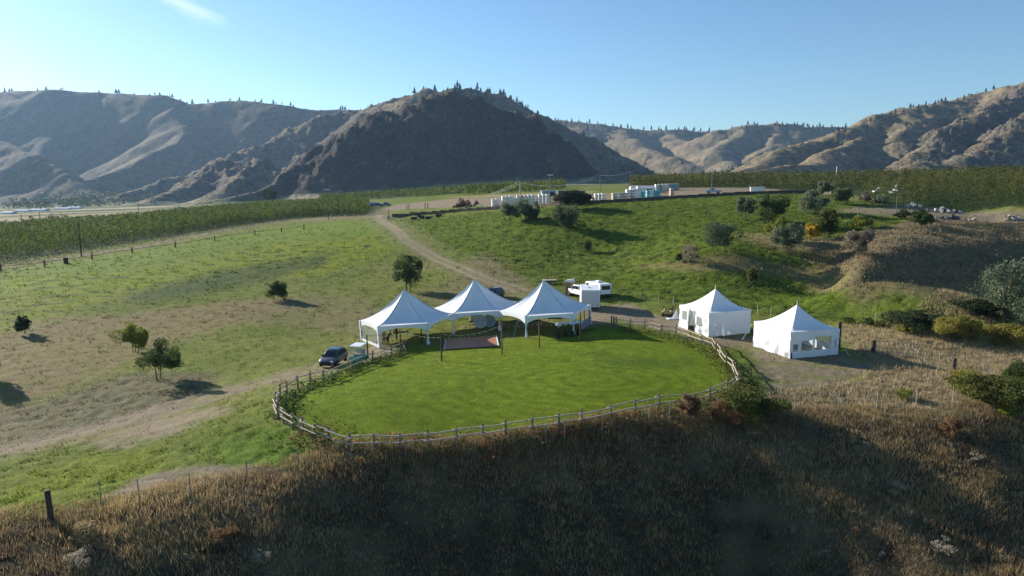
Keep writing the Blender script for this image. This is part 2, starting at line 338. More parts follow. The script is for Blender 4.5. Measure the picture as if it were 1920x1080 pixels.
class MB:
    """collects simple shapes into one mesh"""
    def __init__(s): s.v = []; s.f = []
    def add(s, v, f):
        b = len(s.v); s.v += [tuple(p) for p in v]; s.f += [tuple(i + b for i in q) for q in f]; return s
    def box(s, c, d, rz=0, rx=0, ry=0, taper=1.0):
        M = Euler((rx, ry, rz)).to_matrix(); v = []
        for z in (-.5, .5):
            k = taper if z > 0 else 1
            for x, y in ((-.5, -.5), (.5, -.5), (.5, .5), (-.5, .5)):
                v.append(M @ Vector((x * d[0] * k, y * d[1] * k, z * d[2])) + Vector(c))
        return s.add(v, [(0,3,2,1),(4,5,6,7),(0,1,5,4),(1,2,6,5),(2,3,7,6),(3,0,4,7)])
    def tube(s, p, q, r0, r1=None, n=6, cap=True):
        r1 = r0 if r1 is None else r1; p = Vector(p); q = Vector(q); a = (q - p)
        if a.length < 1e-6: return s
        a.normalize(); u = a.cross(Vector((0, 0, 1)) if abs(a.z) < .95 else Vector((1, 0, 0))).normalized(); w_ = a.cross(u)
        v = [];
        for c, r in ((p, r0), (q, r1)):
            for i in range(n):
                t = 2 * pi * i / n; v.append(c + (u * cos(t) + w_ * sin(t)) * r)
        f = [(i, (i + 1) % n, n + (i + 1) % n, n + i) for i in range(n)]
        if cap: f += [tuple(range(n))[::-1], tuple(range(n, 2 * n))]
        return s.add(v, f)
    def lathe(s, prof, c=(0, 0, 0), n=16, axis='z'):
        v = []; c = Vector(c)
        for r, h in prof:
            for i in range(n):
                t = 2 * pi * i / n; a, b = r * cos(t), r * sin(t)
                v.append(c + (Vector((a, b, h)) if axis == 'z' else Vector((h, a, b)) if axis == 'x' else Vector((a, h, b))))
        f = []
        for k in range(len(prof) - 1):
            for i in range(n):
                j = (i + 1) % n; f.append((k*n+i, k*n+j, (k+1)*n+j, (k+1)*n+i))
        if prof[0][0] > 1e-4: f.append(tuple(range(n))[::-1])
        if prof[-1][0] > 1e-4: f.append(tuple(range((len(prof)-1)*n, len(prof)*n)))
        return s.add(v, f)
    def prism(s, poly, axis, a, b):
        n_ = len(poly)
        def P(q, t): return (q[0], t, q[1]) if axis == 'y' else ((t, q[0], q[1]) if axis == 'x' else (q[0], q[1], t))
        v = [P(q, a) for q in poly] + [P(q, b) for q in poly]
        f = [tuple(range(n_))[::-1], tuple(range(n_, 2*n_))] + [(i, (i+1) % n_, n_+(i+1) % n_, n_+i) for i in range(n_)]
        return s.add(v, f)
    def mesh(s, name, mat, smooth=False):
        me = bpy.data.meshes.new(name); me.from_pydata(s.v, [], s.f)
        if smooth: shade_smooth(me)
        me.materials.append(mat); me.update(); return me
    def build(s, name, mat, parent=None, smooth=False, bevel=0, loc=None, label=None):
        o = bpy.data.objects.new(name, s.mesh(name, mat, smooth)); COL.objects.link(o)
        if parent is not None: o.parent = parent
        if loc is not None: o.location = loc
        if bevel:
            m = o.modifiers.new('bevel', 'BEVEL'); m.width = bevel; m.segments = 2; m.limit_method = 'ANGLE'
        if label: o['label'] = label
        return o
def place(mesh, name, parent, loc=(0, 0, 0), rot=(0, 0, 0), sc=None):
    o = bpy.data.objects.new(name, mesh); COL.objects.link(o); o.parent = parent; o.location = loc; o.rotation_euler = rot
    if sc is not None: o.scale = sc
    return o
def tag(o, label=None, cat=None, group=None, kind=None):
    if label: o['label'] = label
    if cat: o['category'] = cat
    if group: o['group'] = group
    if kind: o['kind'] = kind
    return o
def thing(name, label, cat, loc, rz=0, group=None, rx=0, ry=0):
    o = bpy.data.objects.new(name, None); COL.objects.link(o); o.location = tuple(float(q) for q in loc); o.rotation_euler = (rx, ry, rz)
    o.empty_display_size = .3
    return tag(o, label, cat, group)
def copy_tree(o, parent=None):
    c = o.copy(); COL.objects.link(c)
    if parent is not None: c.parent = parent
    for ch in list(o.children): copy_tree(ch, c)
    return c
def ground_at(px, py): return hit(px, py)

def mat(name, rgb, rough=.8, metal=0, noise=0, nscale=8, bump=0, bscale=40, spec=.3, trans=0, alpha=1, emit=0, coat=0):
    m = bpy.data.materials.new(name); m.use_nodes = True; t = m.node_tree; b = t.nodes['Principled BSDF']
    b.inputs['Base Color'].default_value = (*rgb, 1); b.inputs['Roughness'].default_value = rough; b.inputs['Metallic'].default_value = metal
    b.inputs['Specular IOR Level'].default_value = spec; b.inputs['Coat Weight'].default_value = coat
    tcn = t.nodes.new('ShaderNodeTexCoord')
    if noise:
        nn = t.nodes.new('ShaderNodeTexNoise'); nn.inputs['Scale'].default_value = nscale; nn.inputs['Detail'].default_value = 5
        t.links.new(tcn.outputs['Object'], nn.inputs['Vector'])
        r = t.nodes.new('ShaderNodeValToRGB'); r.color_ramp.elements[0].position = .3; r.color_ramp.elements[1].position = .7
        r.color_ramp.elements[0].color = (*[q * (1 - noise) for q in rgb], 1); r.color_ramp.elements[1].color = (*[min(1, q * (1 + noise)) for q in rgb], 1)
        t.links.new(nn.outputs['Fac'], r.inputs['Fac']); t.links.new(r.outputs['Color'], b.inputs['Base Color'])
    if bump:
        n2 = t.nodes.new('ShaderNodeTexNoise'); n2.inputs['Scale'].default_value = bscale; n2.inputs['Detail'].default_value = 4
        t.links.new(tcn.outputs['Object'], n2.inputs['Vector'])
        bp = t.nodes.new('ShaderNodeBump'); bp.inputs['Strength'].default_value = bump; bp.inputs['Distance'].default_value = .05
        t.links.new(n2.outputs['Fac'], bp.inputs['Height']); t.links.new(bp.outputs[0], b.inputs['Normal'])
    if trans:
        tr = t.nodes.new('ShaderNodeBsdfTranslucent'); tr.inputs['Color'].default_value = (*rgb, 1)
        ms = t.nodes.new('ShaderNodeMixShader'); ms.inputs[0].default_value = trans; out = t.nodes['Material Output']
        t.links.new(b.outputs[0], ms.inputs[1]); t.links.new(tr.outputs[0], ms.inputs[2]); t.links.new(ms.outputs[0], out.inputs['Surface'])
    if alpha < 1:
        tr = t.nodes.new('ShaderNodeBsdfTransparent'); tr.inputs['Color'].default_value = (.93, .95, .96, 1)
        ms = t.nodes.new('ShaderNodeMixShader'); ms.inputs[0].default_value = alpha; out = t.nodes['Material Output']
        t.links.new(tr.outputs[0], ms.inputs[1]); t.links.new(b.outputs[0], ms.inputs[2]); t.links.new(ms.outputs[0], out.inputs['Surface'])
    if emit: b.inputs['Emission Color'].default_value = (*rgb, 1); b.inputs['Emission Strength'].default_value = emit
    return m
def foliage_mat(name, trans=.35, boost=1.0):
    """takes its colour from the mesh; leaves let some light through"""
    m = bpy.data.materials.new(name); m.use_nodes = True; t = m.node_tree; b = t.nodes['Principled BSDF']
    a = t.nodes.new('ShaderNodeAttribute'); a.attribute_name = 'Col'
    b.inputs['Roughness'].default_value = .75; b.inputs['Specular IOR Level'].default_value = .15
    tr = t.nodes.new('ShaderNodeBsdfTranslucent'); ms = t.nodes.new('ShaderNodeMixShader'); ms.inputs[0].default_value = trans
    t.links.new(a.outputs['Color'], b.inputs['Base Color']); t.links.new(a.outputs['Color'], tr.inputs['Color'])
    t.links.new(b.outputs[0], ms.inputs[1]); t.links.new(tr.outputs[0], ms.inputs[2]); t.links.new(ms.outputs[0], t.nodes['Material Output'].inputs['Surface'])
    return m
def terrain_mat(name, scales, amt, bump_d, bump_s, rocks=False):
    m = bpy.data.materials.new(name); m.use_nodes = True; t = m.node_tree; b = t.nodes['Principled BSDF']
    b.inputs['Roughness'].default_value = .95; b.inputs['Specular IOR Level'].default_value = .05
    a = t.nodes.new('ShaderNodeAttribute'); a.attribute_name = 'Col'; geo = t.nodes.new('ShaderNodeNewGeometry')
    prev = a.outputs['Color']; hs = []
    for sc_, am in zip(scales, amt):
        nn = t.nodes.new('ShaderNodeTexNoise'); nn.inputs['Scale'].default_value = sc_; nn.inputs['Detail'].default_value = 6; nn.inputs['Roughness'].default_value = .65
        t.links.new(geo.outputs['Position'], nn.inputs['Vector'])
        mr = t.nodes.new('ShaderNodeMapRange'); mr.inputs['From Min'].default_value = .3; mr.inputs['From Max'].default_value = .7
        mr.inputs['To Min'].default_value = 1 - am; mr.inputs['To Max'].default_value = 1 + am; mr.clamp = False
        t.links.new(nn.outputs['Fac'], mr.inputs['Value'])
        vm = t.nodes.new('ShaderNodeVectorMath'); vm.operation = 'SCALE'; t.links.new(prev, vm.inputs[0]); t.links.new(mr.outputs[0], vm.inputs['Scale'])
        prev = vm.outputs[0]; hs.append(nn.outputs['Fac'])
    t.links.new(prev, b.inputs['Base Color'])
    nn = t.nodes.new('ShaderNodeTexNoise'); nn.inputs['Scale'].default_value = bump_s; nn.inputs['Detail'].default_value = 7; nn.inputs['Roughness'].default_value = .6
    t.links.new(geo.outputs['Position'], nn.inputs['Vector'])
    ra = t.nodes.new('ShaderNodeAttribute'); ra.attribute_name = 'rough'
    mu = t.nodes.new('ShaderNodeMath'); mu.operation = 'MULTIPLY'; t.links.new(nn.outputs['Fac'], mu.inputs[0]); t.links.new(ra.outputs['Fac'], mu.inputs[1])
    bp = t.nodes.new('ShaderNodeBump'); bp.inputs['Strength'].default_value = 1; bp.inputs['Distance'].default_value = bump_d
    t.links.new(mu.outputs[0], bp.inputs['Height']); t.links.new(bp.outputs[0], b.inputs['Normal'])
    return m

# ---------------------------------------------------------------- ground and hills
def polar_grid(az0, az1, da, r0, r1, k):
    az = np.arange(RAD(az0), RAD(az1), RAD(da)); nr = int(math.log(r1 / r0) / k) + 1
    y = r0 * np.exp(np.arange(nr) * k)
    tn = np.tan(az); X = y[:, None] * tn[None]; Y = np.repeat(y[:, None], len(az), 1)
    idx = np.arange(nr * len(az)).reshape(nr, len(az))
    F = np.stack([idx[:-1, :-1], idx[:-1, 1:], idx[1:, 1:], idx[1:, :-1]], -1).reshape(-1, 4)
    return X, Y, F, idx
def micro(x, y, tuft, lm, bk):
    a = .25 * tuft * (ridged(x / 1.9, y / 1.3, 2, 200) - .5) + .05 * tuft * perlin(x / .6, y / .6, 210)
    return a + bk * (.16 * fbm(x / 1.1, y / 1.1, 3, 220)) + (1 - lm) * .03 * perlin(x / .9, y / .9, 230)
KR = .0062
X, Y, F, idx = polar_grid(-50, 50, .2, 12.0, 460.0, KR)
Z0 = base_z(X, Y); colr, tuftm, lawnm, bankm = paint(X, Y, Z0)
fade = ss(460, 400, Y)
Z = Z0 + micro(X, Y, tuftm, lawnm, bankm) * fade
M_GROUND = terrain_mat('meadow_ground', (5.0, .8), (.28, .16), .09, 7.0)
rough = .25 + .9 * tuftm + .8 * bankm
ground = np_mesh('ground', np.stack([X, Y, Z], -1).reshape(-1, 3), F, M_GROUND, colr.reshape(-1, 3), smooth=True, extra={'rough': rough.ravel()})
tag(ground, 'green and dry meadow ground with a mown lawn and a bank', kind='structure')
lastY = Y[-1, 0]
X, Y, F, idx = polar_grid(-50, 50, .13, lastY, 4300.0, .0065)
Z, wh, rel = far_z(X, Y)
gx = np.gradient(Z, axis=1) / np.gradient(X, axis=1); gy = np.gradient(Z, axis=0) / np.gradient(Y, axis=0)
slope = np.hypot(gx, gy)
n1 = fbm(X / 160, Y / 160, 4, 300); n2 = fbm(X / 35, Y / 35, 4, 310); n3 = fbm(X / 9, Y / 9, 3, 320)
rk = ROCKY[wh]; dk = DARKR[wh]
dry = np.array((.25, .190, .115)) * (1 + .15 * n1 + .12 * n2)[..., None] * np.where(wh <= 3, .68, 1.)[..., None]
rock = np.array((.135, .120, .11)) * (1 + .3 * n3)[..., None]
scrub = np.array((.085, .09, .05))
hc = dry + (rock - dry) * (np.clip(rk * ss(-.25, .35, n2 + .5 * n3 + (slope - .6)), 0, 1) * .85)[..., None]
hc = hc + (scrub - hc) * (ss(.1, .5, n1 * .6 + n3 * .5 + n2 * .3) * .55)[..., None]
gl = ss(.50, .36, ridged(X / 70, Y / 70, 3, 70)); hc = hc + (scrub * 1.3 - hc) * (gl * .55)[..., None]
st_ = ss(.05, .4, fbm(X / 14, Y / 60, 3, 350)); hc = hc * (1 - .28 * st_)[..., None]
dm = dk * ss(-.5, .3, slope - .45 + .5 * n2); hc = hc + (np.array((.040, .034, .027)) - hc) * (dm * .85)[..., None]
# flat valley floor keeps field colours
fl = 1 - ss(.0, .06, rel)
vf = np.zeros(X.shape + (3,)) + np.array((.20, .19, .09)); vf = vf + (np.array((.06, .10, .03)) - vf) * ss(-.1, .3, fbm(X / 90, Y / 140, 3, 330))[..., None]
vf = vf + (np.array((.40, .33, .21)) - vf) * (ss(.15, .35, fbm(X / 120 + 4, Y / 90, 2, 340)))[..., None]
hc = hc * (1 - fl[..., None]) + vf * fl[..., None]
e0 = ss(lastY * 1.12, lastY, Y)
if e0.max() > 0:
    cc, *_ = paint(X[:20], Y[:20], Z[:20]); q = e0[:20, :, None]; hc[:20] = hc[:20] * (1 - q) + cc * q
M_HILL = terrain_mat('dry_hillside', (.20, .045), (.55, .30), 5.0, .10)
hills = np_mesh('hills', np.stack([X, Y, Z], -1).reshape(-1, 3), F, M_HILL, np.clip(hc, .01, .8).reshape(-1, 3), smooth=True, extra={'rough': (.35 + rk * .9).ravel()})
tag(hills, 'dry tan and dark rocky hills behind the valley', kind='structure')
HX, HY, HZ = X, Y, Z
def hillz(x, y): return float(far_z(np.array([float(x)]), np.array([float(y)]))[0][0])
# ---------------------------------------------------------------- materials of built things
M_CANVAS = mat('white_tent_canvas', (.80, .81, .82), .55, noise=.04, nscale=.8, bump=.15, bscale=1.2, trans=.04)
M_WALLC = mat('white_wall_canvas', (.80, .81, .82), .6, noise=.03, nscale=1.5, bump=.5, bscale=1.4, trans=.10)
M_CLEAR = mat('clear_plastic', (.75, .78, .80), .12, spec=.6, alpha=.20, bump=.6, bscale=3)
M_POLE = mat('white_metal_pole', (.75, .75, .75), .4)
M_WOOD = mat('weathered_wood', (.20, .155, .105), .9, noise=.35, nscale=6, bump=.4, bscale=20)
M_RAIL = mat('silver_split_rail', (.42, .35, .26), .85, noise=.3, nscale=5, bump=.4, bscale=18)
M_DWOOD = mat('dark_timber', (.055, .042, .034), .9, noise=.3, nscale=5, bump=.4, bscale=15)
M_RWOOD = mat('reddish_pole_wood', (.20, .085, .04), .75, noise=.25, nscale=8)
M_FLOOR = mat('brown_floor_panel', (.42, .17, .09), .5, noise=.15, nscale=3)
M_STEEL = mat('galvanised_steel', (.42, .43, .43), .45, .7)
M_WHITE = mat('white_paint', (.78, .79, .80), .35, noise=.03, nscale=2)
M_GREYP = mat('pale_grey_paint_and_shade', (.55, .57, .60), .4)
M_GLASS = mat('dark_window_glass', (.012, .016, .022), .06, spec=.8)
M_TYRE = mat('black_rubber', (.02, .02, .02), .9)
M_RIM = mat('alloy_rim', (.45, .45, .47), .3, .8)
M_BLACK = mat('black_plastic', (.02, .02, .022), .6)
M_CAR = mat('dark_blue_grey_car_paint', (.11, .115, .125), .35, .4, spec=.5, coat=.4)
M_CAR2 = mat('navy_car_paint', (.03, .045, .07), .25, .5, spec=.6, coat=.6)
M_LAMP = mat('headlight_lens', (.75, .76, .78), .1, spec=.8)
M_RED = mat('red_lens', (.35, .02, .02), .25)
M_TEAL = mat('teal_cart_body', (.03, .28, .22), .35, coat=.4)
M_SEAT = mat('beige_vinyl', (.42, .36, .27), .6)
M_TANP = mat('tan_moulded_plastic', (.40, .27, .18), .6)
M_DOME = mat('heater_reflector', (.70, .72, .74), .25, .6)
M_BULB = mat('frosted_bulb', (.45, .43, .36), .3, spec=.4)
M_CABLE = mat('black_cable', (.03, .03, .03), .7)
M_WIRE = mat('grey_wire', (.28, .27, .25), .6, .3)
M_TPOST = mat('green_grey_steel_post', (.20, .23, .18), .7)
M_CONC = mat('grey_concrete', (.38, .36, .33), .9, noise=.2, nscale=2, bump=.3)
M_BINW = mat('white_fruit_bin', (.74, .73, .70), .6)
M_BINT = mat('turquoise_fruit_bin', (.10, .42, .46), .55)
M_BINB = mat('wooden_fruit_bin', (.50, .42, .33), .85, noise=.2, nscale=3)
M_BLUEP = mat('pale_blue_metal', (.32, .42, .52), .5)
M_DKBLUE = mat('deep_blue_tarp', (.06, .12, .26), .6)
M_ROOFG = mat('grey_metal_roof', (.42, .43, .45), .5)
M_BARK = mat('grey_brown_bark', (.11, .085, .06), .95, noise=.3, nscale=4)
M_LEAF = foliage_mat('leaves', .38); M_GRASSB = foliage_mat('grass_blades', .40)
M_SKIN = mat('skin', (.42, .25, .18), .6)
M_HAIR = mat('dark_hair', (.03, .02, .015), .7)

# ---------------------------------------------------------------- tents
SLOPE = .06
def canopy_mesh(nside, s, eave, peak, name, rot0, nt_=18, per=10, pw=(1.55, 2.15)):
    R = s / (2 * sin(pi / nside)); V = [(0, 0, peak)]; F = []; cols = nside * per
    for i in range(1, nt_ + 1):
        t_ = (i / nt_) ** 1.15
        for k in range(cols):
            a0 = rot0 + 2 * pi * (k // per) / nside; a1 = a0 + 2 * pi / nside; q = (k % per) / per
            x = (cos(a0) * (1 - q) + cos(a1) * q) * R * t_; y = (sin(a0) * (1 - q) + sin(a1) * q) * R * t_
            hip = abs(2 * q - 1) ** 2.2
            p = pw[1] * (1 - hip) + pw[0] * hip
            z = eave + (peak - eave) * (1 - t_) ** p
            V.append((x, y, z))
    for k in range(cols): F.append((0, 1 + k, 1 + (k + 1) % cols))
    for i in range(nt_ - 1):
        for k in range(cols):
            a = 1 + i * cols + k; b = 1 + i * cols + (k + 1) % cols
            F.append((a, a + cols, b + cols, b))
    m = MB(); m.add(V, F); return m, R
def corner(nside, R, rot0, k): a = rot0 + 2 * pi * k / nside; return Vector((cos(a) * R, sin(a) * R, 0))
def valance(P, Q, eave, mid, cor, n=20, pw=3.2, out=.015):
    m = MB(); d = (Q - P); nrm = Vector((d.y, -d.x, 0)).normalized() * out; V = []
    for i in range(n + 1):
        q = i / n; p = P + d * q + nrm
        low = mid + (cor - mid) * abs(2 * q - 1) ** pw
        V += [(p.x, p.y, eave + .0), (p.x, p.y, eave - low)]
    return m.add(V, [(2*i, 2*i+1, 2*i+3, 2*i+2) for i in range(n)])
def drape(P, eave, z0, inward):
    """leg curtain: slim where it is tied, flared at the foot"""
    m = MB(); n = 10; prof = [(eave - .75, .20), (eave - 1.15, .07), (eave - 1.6, .075), (z0 + .5, .11), (z0 + .02, .20)]
    V = []; F = []
    c = P + inward * .10
    for j, (z, r) in enumerate(prof):
        for i in range(n):
            a = 2 * pi * i / n; rr = r * (1 + .18 * cos(3 * a + j)); V.append((c.x + rr * cos(a), c.y + rr * sin(a) * .7, z))
    for j in range(len(prof) - 1):
        for i in range(n): F.append((j*n+i, j*n+(i+1) % n, (j+1)*n+(i+1) % n, (j+1)*n+i))
    return m.add(V, F)
HS = 5.5; HEAVE, HPEAK = 2.45, 5.75; HROT = RAD(3)
R6 = HS; f1 = at_z(712, 652, -1.5)
c1 = Vector((f1[0], f1[1], 0)) - Vector((cos(HROT + RAD(240)) * R6, sin(HROT + RAD(240)) * R6, 0))
c2 = c1 + Vector((cos(HROT + RAD(30)), sin(HROT + RAD(30)), 0)) * HS * math.sqrt(3)
c3 = c2 + Vector((cos(HROT - RAD(30)), sin(HROT - RAD(30)), 0)) * HS * math.sqrt(3)
def slope_z(x): return -1.5 + SLOPE * (x + 14.5)
HT_LABEL = ['white hexagonal peaked tent nearest the parked grey car, with a clear plastic side wall',
            'middle peaked tent of the row, behind the dance floor and set back between its neighbours',
            'white hexagonal peaked tent nearest the cargo trailer, patio heaters under its right edge']
for i, c in enumerate((c1, c2, c3)):
    zt = slope_z(c.x)
    t = thing('event_tent', HT_LABEL[i], 'tent', (c.x, c.y, zt), 0, 'hexagonal event tents standing in a row', ry=-math.atan(SLOPE))
    m, R = canopy_mesh(6, HS, HEAVE, HPEAK, 'canopy', HROT)
    m.build('canopy', M_CANVAS, t, smooth=True)
    MB().tube((0, 0, HPEAK - .1), (0, 0, HPEAK + .25), .05, .015).build('peak_spike', M_POLE, t)
    skip = {0: (), 1: (2, 3, 5), 2: (2,)}[i]
    for k in range(6):
        P = corner(6, R, HROT, k); Q = corner(6, R, HROT, k + 1)
        if not ((i == 1 and k in (3,)) or (i == 2 and k in (2,))):
            valance(P, Q, HEAVE, .34, .95).build('valance', M_CANVAS, t)
        shared = (i == 1 and k in (4, 3)) or (i == 2 and k in (3, 2))
        if not shared:
            lg = MB().tube((P.x * .985, P.y * .985, -.05), (P.x * .985, P.y * .985, HEAVE), .05).build('leg', M_POLE, t)
            if k in (4, 5, 0) or i == 1 or k == 3:
                drape(P, HEAVE, 0, -P.normalized()).build('leg_curtain', M_CANVAS, lg)
    MB().tube((0, 0, HPEAK - .1), (0, 0, HEAVE + .6), .05).build('mast', M_POLE, t)
    for k in range(6):      # welded seams from peak to corner
        P = corner(6, R, HROT, k); m = MB(); pr = None
        for q in range(13):
            u_ = (q / 12) ** 1.15; c_ = Vector((P.x * u_, P.y * u_, HEAVE + (HPEAK - HEAVE) * (1 - u_) ** 1.55 + .012))
            if pr is not None: m.tube(pr, c_, .022, n=4, cap=False)
            pr = c_
        m.build('seam', M_GREYP, t)
    for k in range(3):
        P = corner(6, R, HROT, k) * .97; Q = corner(6, R, HROT, k + 3) * .97
        MB().tube((P.x, P.y, HEAVE - .05), (Q.x, Q.y, HEAVE - .05), .02).build('cross_cable', M_STEEL, t)
    if i == 0:      # clear wall between left and front-left corner
        P = corner(6, R, HROT, 3); Q = corner(6, R, HROT, 4); n = 24; V = []; F = []
        for a in range(n + 1):
            q = a / n; p = P.lerp(Q, q); nn = Vector((Q.y - P.y, P.x - Q.x, 0)).normalized()
            for b in range(9):
                off = .09 * sin(a * 1.3 + b * .7) + .05 * sin(a * 2.9 - b)
                pp = p + nn * (off * .7); V.append((pp.x, pp.y, .02 + b / 8 * (HEAVE - .45)))
        for a in range(n):
            for b in range(8): F.append((a*9+b, (a+1)*9+b, (a+1)*9+b+1, a*9+b+1))
        wl = MB().add(V, F).build('clear_wall', M_CLEAR, t, smooth=True)
        MB().add([(P.x*1.01, P.y*1.01, 0), (Q.x*1.01, Q.y*1.01, 0), (Q.x*1.01, Q.y*1.01, .34), (P.x*1.01, P.y*1.01, .34)], [(0,1,2,3)]).build('bottom_band', M_WALLC, wl)
        for q in (.012, .988):
            p = P.lerp(Q, q) * 1.012; MB().box((p.x, p.y, HEAVE / 2), (.22, .10, HEAVE), rz=HROT - RAD(60)).build('edge_band', M_WALLC, wl)
    if i == 2:      # low grey wall and window posts on the right edge
        P = corner(6, R, HROT, 0); Q = corner(6, R, HROT, 5)
        P2 = P.lerp(Q, .02); Q2 = P.lerp(Q, .62); mid = (P2 + Q2) / 2; L = (P2 - Q2).length; an = math.atan2(P2.y - Q2.y, P2.x - Q2.x)
        MB().box((mid.x, mid.y, .5), (L, .04, .95), rz=an).build('half_wall', mat('grey_wall_panel', (.22, .22, .25), .7), t)
        for q in (.12, .4, .62):
            p = P.lerp(Q, q); MB().box((p.x, p.y, 1.6), (.08, .08, 1.4), rz=an).build('window_post', M_DWOOD, t)
for (ax, ay, bx, by, z0) in ((972, 597, 962, 634, 2.3), (1090, 578, 1108, 603, 2.2), (1274, 580, 1258, 612, 2.3), (680, 606, 668, 650, 2.2), (1568, 618, 1592, 668, 2.1)):
    g_ = hit(bx, by); D_ = g_[1]; q_ = at_d(ax, ay, D_ + .4); o = MB().tube((0, 0, 0), tuple(Vector(q_) - Vector(g_)), .018, n=4).build('guy_rope', M_POLE, loc=tuple(g_))
    tag(o, {962: 'white guy rope at the near leg of the right peaked tent', 1108: 'guy rope to the right of the right peaked tent', 1258: 'guy rope left of the square tent with the door', 668: 'guy rope left of the clear walled tent', 1592: 'guy rope beside the tall dark post'}[bx], 'rope', 'guy ropes of the tents')
# two square tents with walls
def square_tent(front_px, zg, s, alpha, eave, peak, label, windows):
    f = at_z(*front_px, zg); al = RAD(alpha)
    # front corner is nearest; right edge runs at +alpha, left edge at alpha+90
    ex = Vector((cos(al), sin(al), 0)); ey = Vector((-sin(al), cos(al), 0))
    c = Vector((f[0], f[1], 0)) + (ex + ey) * s / 2; zc = zf(c.x, c.y)
    t = thing('walled_tent', label, 'tent', (c.x, c.y, zg), al, 'small square tents with canvas walls')
    m, R = canopy_mesh(4, s, eave, peak, 'canopy', RAD(45), per=14, pw=(1.7, 2.0))
    m.build('canopy', M_CANVAS, t, smooth=True)
    MB().tube((0, 0, peak - .12), (0, 0, peak + .45), .05, .012).build('peak_spike', M_POLE, t)
    h = s / 2
    for k in range(4):
        P = corner(4, R, RAD(45), k); Q = corner(4, R, RAD(45), k + 1)
        valance(P, Q, eave, .30, .42, pw=2, out=.03).build('valance', M_CANVAS, t)
        MB().tube((P.x * .97, P.y * .97, -.3), (P.x * .97, P.y * .97, eave), .045).build('leg', M_POLE, t)
    def wall(name, P, Q, z0, holes=(), amp=.03, seed=0, n=44, nb=26, flare=0, bottom=None, parent=t, mt=M_WALLC):
        """canvas wall of small cells with openings left out and loose folds"""
        d = Q - P; L = d.length; nn = Vector((d.y, -d.x, 0)).normalized(); V = []; F = []
        for a in range(n + 1):
            q = a / n; p = P + d * q
            for b in range(nb + 1):
                v = b / nb; z = z0 + v * (eave - .05 - z0)
                off = amp * (1.1 - v) * (perlin(np.array([a / 9. + b * .03 + seed]), np.array([b / 9. - a * .04]), 400 + seed)[0] * 1.6 + .3 * perlin(np.array([a / 1.7]), np.array([b / 12. + a * .05]), 430 + seed)[0])
                off += flare * (1 - v) ** 2 * .3
                pp = p + nn * off; V.append((pp.x, pp.y, z))
        for a in range(n):
            for b in range(nb):
                q = (a + .5) / n; v = (b + .5) / nb
                if any(x0 < q < x1 and y0 < v < y1 for x0, x1, y0, y1 in holes): continue
                F.append((a*(nb+1)+b, (a+1)*(nb+1)+b, (a+1)*(nb+1)+b+1, a*(nb+1)+b+1))
        w_ = MB().add(V, F).build(name, mt, parent, smooth=True)
        for (x0, x1, y0, y1) in holes:
            if (x0, y0) in bottom_skip: continue
            A = P + d * x0 + nn * .0; B = P + d * x1 + nn * .0; za = z0 + y0 * (eave - .05 - z0); zb = z0 + y1 * (eave - .05 - z0)
            MB().add([(A.x, A.y, za), (B.x, B.y, za), (B.x, B.y, zb), (A.x, A.y, zb)], [(0,1,2,3)]).build('window_pane', M_CLEAR, w_)
        return w_
    bottom_skip = set()
    # local corners: front (-h,-h), right (h,-h), back (h,h), left (-h,h)
    FR = Vector((-h, -h, 0)); RT = Vector((h, -h, 0)); BK = Vector((h, h, 0)); LF = Vector((-h, h, 0))
    if windows == 'door':
        bottom_skip.add((.40, -1))
        wall('wall', RT, FR, -.02, [], .015, 1).location = (0, 0, 0)
        w1 = wall('wall', LF, LF.lerp(FR, .33), 0, [(.35, .85, .42, .80)], .10, 3, n=20)
        w2 = wall('wall', LF.lerp(FR, .56), FR, 0, [(.12, .50, .36, .74)], .14, 5, n=26)
        # tied-back door curtains
        for sgn, q0 in ((1, .33), (-1, .56)):
            P = LF.lerp(FR, q0); d = (FR - LF).normalized(); V = []; F = []
            for a in range(9):
                for b in range(13):
                    v = b / 12; wdt = .62 * v ** 1.3; pp = P + d * sgn * (a / 8) * wdt + Vector((-.08 * sin(a * 1.6), 0, 0)); V.append((pp.x, pp.y, .05 + v * (eave - .1)))
            for a in range(8):
                for b in range(12): F.append((a*13+b, (a+1)*13+b, (a+1)*13+b+1, a*13+b+1))
            MB().add(V, F).build('door_curtain', M_WALLC, t, smooth=True)
        wall('wall', BK, RT, 0, [], .02, 7); wall('wall', LF, BK, 0, [], .02, 8)
        for k in range(2):
            p = FR.lerp(LF, .25 + .3 * k)
        MB().lathe([(.0, -.01), (.45, 0), (.45, .03), (0, .04)], (0, 0, 0), 20, 'y').build('round_patch', M_GREYP, t, loc=(-h + 1.0, -h + .06, .85))
    else:
        wall('wall', RT, FR, .0, [(.84, .93, .28, .54), (.55, .77, .28, .64), (.16, .50, .28, .78), (.04, .10, .30, .62)], .02, 2)
        wall('wall', LF, FR, 0, [], .13, 11)
        wall('wall', BK, RT, 0, [(.25, .8, .4, .75)], .02, 12); wall('wall', LF, BK, 0, [(.15, .3, .38, .75), (.4, .55, .38, .75), (.65, .8, .38, .75)], .02, 13)
        MB().box((-h + .22, -h + .02, .30), (.16, .08, .60)).build('door_stop', M_DWOOD, t)
    return t
TA = square_tent((1328, 632), -.3, 5.75, 21, 2.75, 4.95, 'white square tent with a tied-open door flap, behind the right end of the rail fence', 'door')
TB = square_tent((1480, 673), -.1, 5.75, 17, 2.65, 4.75, 'white square tent with clear windows, beside the tall dark post', 'win')
# loose white pole leaning between the two tents
p0 = hit(1391, 638); o = MB().tube((0, 0, 0), (1.1, .4, 1.7), .04).build('tent_pole', M_POLE, loc=tuple(p0))
tag(o, 'white pole leaning between the two square tents', 'pole')

